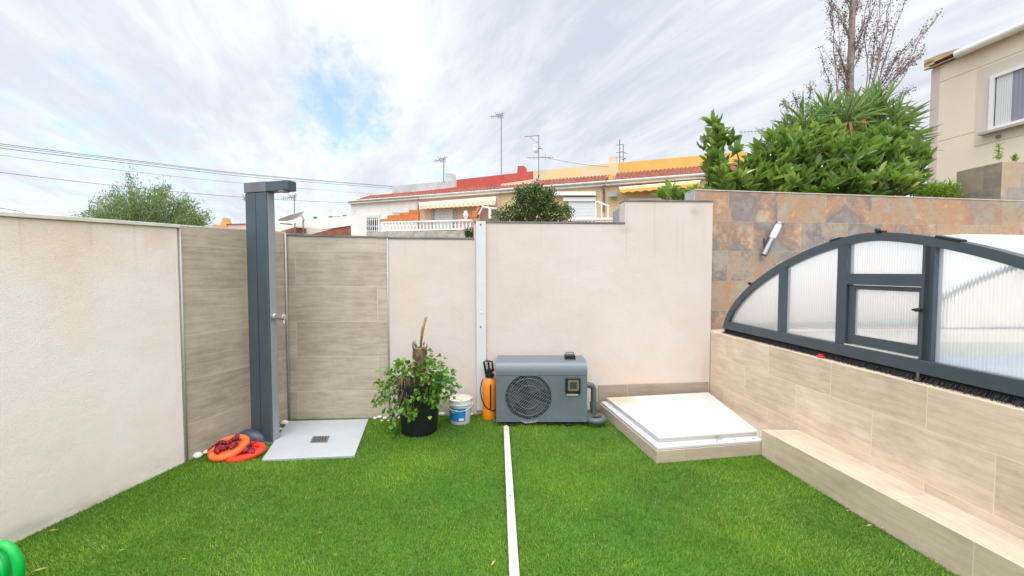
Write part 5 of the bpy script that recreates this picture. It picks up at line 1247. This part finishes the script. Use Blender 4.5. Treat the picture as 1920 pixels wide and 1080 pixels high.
# glossy-leaved shrub behind the slate wall
M_fic = leafmat('leaf_rubber', (.040, .110, .025), (.29, .43, .09), (.60, .62, .18), .28, .42)
fr_0 = at(1560, 360, 6.1); fic = thing('rubber_shrub', (fr_0.x, 6.1, 1.95), 'big glossy-leaved green shrub growing behind the slate wall', 'shrub')
cl = []; lb_ = MB()
blobs = [(1470, 300, 60, 62, 5.9), (1530, 280, 60, 42, 6.2), (1560, 320, 80, 60, 5.8), (1635, 292, 58, 50, 6.1), (1660, 320, 70, 55, 5.9), (1430, 330, 50, 40, 5.8), (1395, 345, 50, 25, 5.7), (1695, 312, 28, 50, 6.3), (1350, 300, 26, 50, 5.7), (1335, 250, 16, 26, 5.7), (1352, 345, 36, 26, 5.6), (1500, 345, 90, 25, 5.6), (1620, 345, 90, 25, 5.6)]
root_ = Vector((fr_0.x, 6.2, 1.9))
for (bx_, by_, rx, ry, Y) in blobs:
    n = int(rx * ry / 74); c = at(bx_, by_, Y); k = Y / F
    for i in range(n):
        v = rng.normal(size=3); v /= np.linalg.norm(v); r_ = rng.uniform(.45, 1.0) ** .5
        p = Vector((c.x + v[0] * rx * k * r_, c.y + v[1] * .38 * r_, c.z + v[2] * ry * k * r_))
        if p.y < SA[1] + .35 + (p.x - SA[0]) * .16 and p.z < 2.3: continue
        d = Vector((v[0] * .5, v[1] * .5 - .25, .8 + .3 * v[2])).normalized(); cl.append((tuple(p), tuple(d)))
        if i % 7 == 0: limb(lb_, root_ + Vector(((c.x - root_.x) * .7, 0, 0)), p, .022, .006)
limb(lb_, at(1385, 372, 5.9), at(1335, 222, 5.7), .03, .008)
for i in range(9): 
    p = at(1336 + random.uniform(-8, 8) + i * 2.2, 224 + i * 13, 5.7); cl.append((tuple(p), (-.3 + random.uniform(-.3, .3), -.2, .9)))
lb_.build('branches', MATS['bark'], fic)
bush('foliage', fic, cl, M_fic, .185, .034, 12, .16, .9, .28, .22, True)
# low branch hanging over the back wall
p0 = at(1300, 372, 5.3); sp2 = thing('rubber_shrub', (p0.x, p0.y, 1.9), 'small dark green leafy spray just above the back wall, left of the slate wall', 'shrub')
cl = [(tuple(at(1240 + i * 6.2 + random.uniform(-5, 5), 362 - 6 * math.sin(i * .9) + random.uniform(-3, 12), 5.2 + random.uniform(-.15, .2))), (-.4, -.2, .6)) for i in range(15)]
bush('foliage', sp2, cl, M_fic, .15, .034, 8, .12, .8, .28, .22, True); b_ = MB()
for c in cl[::2]: limb(b_, (p0.x + .3, p0.y + .1, 1.8), c[0], .012, .004)
b_.build('branches', MATS['bark'], sp2)
# yellow-green low plant
M_lg = leafmat('leaf_bright', (.16, .28, .02), (.30, .42, .04), None, .5, .4)
p0 = at(1756, 368, 5.9); fn = thing('fern', (p0.x, p0.y, 1.95), 'low bright yellow-green feathery plant between the shrub and the slate planter', 'plant')
cl = [(tuple(at(1722 + 72 * rng.random(), 372 - 22 * rng.random(), 5.75 + .4 * rng.random())), (rng.normal(0, .4), -.2, .8)) for _ in range(150)]
bush('foliage', fn, cl, M_lg, .07, .007, 16, .035, .7)
for (px, hgt, lbl) in ((1873, 28, 'taller feathery seedling on top of the slate planter'), (1903, 9, 'smaller seedling on top of the slate planter, at the right edge'), ):
    p0 = at(px, 301, 5.6); s_ = thing('seedling', tuple(p0), lbl, 'plant'); e = at(px, 301 - hgt, 5.6); cl = [(tuple(p0.lerp(e, u)), (random.uniform(-.6, .6), random.uniform(-.3, .3), .6)) for u in np.linspace(.1, 1, 8)]
    bush('foliage', s_, cl, M_lg, .06 if hgt > 20 else .045, .006, 9, .006, .5); MB().tube([p0, e], .004, 5).build('stem', MATS['stem_green'], s_)

# yucca / dragon trees behind: heads of long narrow leaves
M_yu = leafmat('leaf_yucca', (.17, .29, .10), (.46, .60, .26), (.60, .58, .30), .45, .3); mat('dead_leaf', (.45, .25, .08), .9)
yl = {}
def yucca(heads, label, Y):
    b0 = at(heads[0][0], 360, Y); r = thing('yucca', (b0.x, Y, 1.95), label, 'yucca', 'spiky yuccas behind the shrub')
    tr_m = MB(); C, D, Ls_, Ws, Rn = [], [], [], [], []
    dd_ = MB()
    for (px, py, sc_) in heads:
        h = at(px, py, Y + random.uniform(-.2, .2)); limb(tr_m, (b0.x, Y, 1.9), h, .07, .05, .04)
        for _ in range(85):
            a = rng.uniform(0, 2 * math.pi); el = rng.uniform(-.45, 1.45); v = np.array([math.cos(a) * math.cos(el), math.sin(a) * math.cos(el), math.sin(el)])
            C.append(np.array(h) + v * .04 + np.array([0, 0, rng.uniform(-.15, .05)])); D.append(v); Ls_.append(.52 * sc_ * rng.uniform(.7, 1.15)); Ws.append(.0095 * rng.uniform(.8, 1.2)); Rn.append(rng.random() * (.78 if el > -.1 else 1))
        for _ in range(16):
            a = rng.uniform(0, 2 * math.pi); b = Vector(h) + Vector((.05 * math.cos(a), .05 * math.sin(a), -.08)); e = b + Vector((.09 * math.cos(a), .09 * math.sin(a), -.32)); w_ = Vector((-math.sin(a), math.cos(a), 0)) * .012
            dd_.add([b - w_, b + w_, e], [(0, 1, 2)])
    tr_m.build('trunk', MATS['bark'], r); dd_.build('dead_leaves', MATS['dead_leaf'], r)
    V, Fc = leaves(np.array(C), np.array(D), np.array(Ls_), np.array(Ws), .3, .22); fast_mesh('foliage', V, Fc, M_yu, r, np.repeat(np.array(Rn), 6))
yucca([(1505, 232, .85), (1530, 250, .9), (1550, 212, .85), (1480, 262, .8)], 'leftmost spiky yucca head rising behind the shrub, left of the bare trunk', 7.2)
yucca([(1590, 222, .85), (1618, 212, .85), (1570, 240, .8)], 'middle spiky yucca right below the bare trunk', 6.9)
yucca([(1650, 205, .95), (1678, 238, .9), (1645, 245, 1.0), (1685, 270, .9)], 'rightmost spiky yucca next to the sand-coloured house', 7.0)
# poplar-like bare tree
mat('bark_brown', (.19, .155, .125), .9, (.28, .235, .20), 14, bump=.6); mat('twig_mauve', (.22, .14, .14), .8)
YT = 8.6; tb = at(1596, 340, YT); bt_ = thing('bare_tree', (tb.x, YT, 1.95), 'tall bare tree with a straight trunk and upright mauve twigs behind the yuccas', 'tree')
tp_ = at(1597, -330, YT); tr_m = MB(); tr_m.tube([(tb.x, YT, 1.9), at(1594, 150, YT), at(1599, 0, YT), tp_], [.10, .062, .052, .025], 12); tr_m.build('trunk', MATS['bark_brown'], bt_, True)
tw_ = MB(); lv = []
def sprig(a, b, r0, nsub=7, leafy=.6):
    P_ = limb(tw_, a, b, r0, .004, .03, 6); a, b = Vector(a), Vector(b); L_ = (b - a).length
    for i in range(nsub):
        u = random.uniform(.15, .95); q = a.lerp(b, u); d = ((b - a).normalized() + Vector((random.uniform(-.3, .3), random.uniform(-.3, .3), .1))).normalized(); e = q + d * L_ * random.uniform(.12, .28)
        tw_.tube([q, e], [.0055, .0025], 4)
        for _ in range(int(5 * leafy)): lv.append((tuple(q.lerp(e, random.random())), (random.uniform(-1, 1), random.uniform(-1, 1), random.uniform(-.2, 1))))
def T_(px, py): return at(px, py, YT + random.uniform(-.5, .5))
for i in range(26):
    y0_ = 195 - i * 17; side = random.choice([-1, -1, 1]); x0_ = 1597 + side * 3
    sprig(at(1597, y0_, YT), T_(x0_ + side * random.uniform(8, 48), y0_ - random.uniform(60, 130)), .011, 9, 1.2 if i < 14 else .5)
for (x0_, y0_, x1_, y1_, r_) in ((1632, 175, 1690, -60, .022), (1640, 175, 1700, -10, .020), (1648, 180, 1766, 20, .020), (1636, 170, 1712, 70, .014), (1644, 175, 1728, 60, .014), (1655, 170, 1735, 88, .014), (1630, 175, 1655, -20, .018), (1622, 180, 1634, -40, .018), (1636, 170, 1660, 40, .014), (1640, 178, 1690, 95, .012), (1650, 180, 1720, 110, .012), (1628, 170, 1640, 60, .012), (1656, 200, 1712, 165, .010), (1640, 190, 1700, 120, .012), (1562, 190, 1540, 100, .010), (1570, 190, 1558, -20, .014), (1576, 195, 1572, 20, .014), (1565, 60, 1553, -10, .012), (1500, 210, 1487, 175, .008), (1480, 215, 1470, 190, .008), (1512, 220, 1520, 165, .008)):
    sprig(T_(x0_, y0_), T_(x1_, y1_), r_ * .62, 9, 1.0)
tw_.build('twigs', MATS['twig_mauve'], bt_)
M_bud = leafmat('leaf_bud', (.17, .115, .115), (.33, .22, .23), (.10, .12, .05), .6, .2)
bush('foliage', bt_, lv, M_bud, .040, .012, 3, .04, .5)

# dark green tree in front of the ochre house
M_dg = leafmat('leaf_dark', (.022, .062, .012), (.070, .14, .025), (.22, .27, .12), .45, .2)
Yd = 13.0; tb = at(1000, 418, Yd); dt = thing('garden_tree', (tb.x, Yd, 0), 'dense dark green tree standing behind the back wall, before the ochre house', 'tree')
b_ = MB(); b_.tube([(tb.x, Yd, -.1), (tb.x + .1, Yd, tb.z * .6), (tb.x, Yd, tb.z)], [.13, .10, .07], 10); cl = []; kd = Yd / F
for (bx_, by_, rx, ry) in ((1003, 372, 34, 24), (1000, 395, 52, 28), (960, 404, 34, 14), (1045, 402, 30, 16), (985, 362, 18, 12), (1022, 370, 20, 16), (940, 408, 16, 8), (1060, 396, 14, 9), (1000, 352, 14, 7)):
    c = at(bx_, by_, Yd)
    for i in range(int(rx * ry / 9)):
        v = rng.normal(size=3); v /= np.linalg.norm(v); r_ = rng.uniform(.3, 1.05) ** .6; q = (c.x + v[0] * rx * kd * r_, c.y + v[1] * .45 * r_, c.z + v[2] * ry * kd * r_)
        cl.append((q, tuple(v + np.array([0, 0, .4]))))
        if i % 9 == 0: limb(b_, (tb.x, Yd, tb.z - .2), q, .03, .008)
b_.build('trunk', MATS['bark'], dt); bush('foliage', dt, cl, M_dg, .085, .022, 13, .07, .5)
p0 = at(880, 440, 20); o = thing('terrace_plant', (p0.x, 20, 2), 'small green plant at the right end of the stained stone terrace wall', 'plant')
cl = [(tuple(at(880 + random.uniform(-7, 7), 437 + random.uniform(-7, 6), 20)), (random.uniform(-1, 1), -.3, .8)) for _ in range(40)]; bush('foliage', o, cl, M_dg, .12, .03, 8, .05, .6)

# feathery tree on the left
M_fe = leafmat('leaf_feather', (.10, .17, .06), (.23, .33, .13), (.32, .38, .20), .5, .35)
Yf = 9.0; tb = at(275, 425, Yf); ft_ = thing('feathery_tree', (tb.x, Yf, 0), 'light green feathery tree top showing over the long cream wall', 'tree')
b_ = MB(); b_.tube([(tb.x, Yf, -.1), (tb.x, Yf, tb.z - .3)], [.12, .08], 8); cl = []
for i in range(170):
    u = rng.uniform(-1, 1); px = 272 + u * 122 + rng.normal(0, 4); topy = 352 + 58 * abs(u) ** 2.0 + rng.uniform(-8, 40) - (24 if abs(px - 250) < 7 else 0) - (14 if abs(px - 308) < 8 else 0) - (6 if abs(px - 335) < 7 else 0)
    Yq = Yf + rng.uniform(-.8, .8); e = at(px + u * 8, topy, Yq); s_ = at(275 + (px - 275) * .62, 450, Yq); pts = limb(b_, s_, e, .010, .002, .05, 5)
    d = (e - s_).normalized()
    for k in range(17):
        w_ = rng.uniform(.25, 1.0); cl.append((tuple(s_.lerp(e, w_)), tuple(d * .9 + Vector((u * .3, 0, .1)))))
b_.build('branches', mat('bark_grey', (.17, .14, .10), .9), ft_); bush('foliage', ft_, cl, M_fe, .085, .0085, 5, .05, .9)
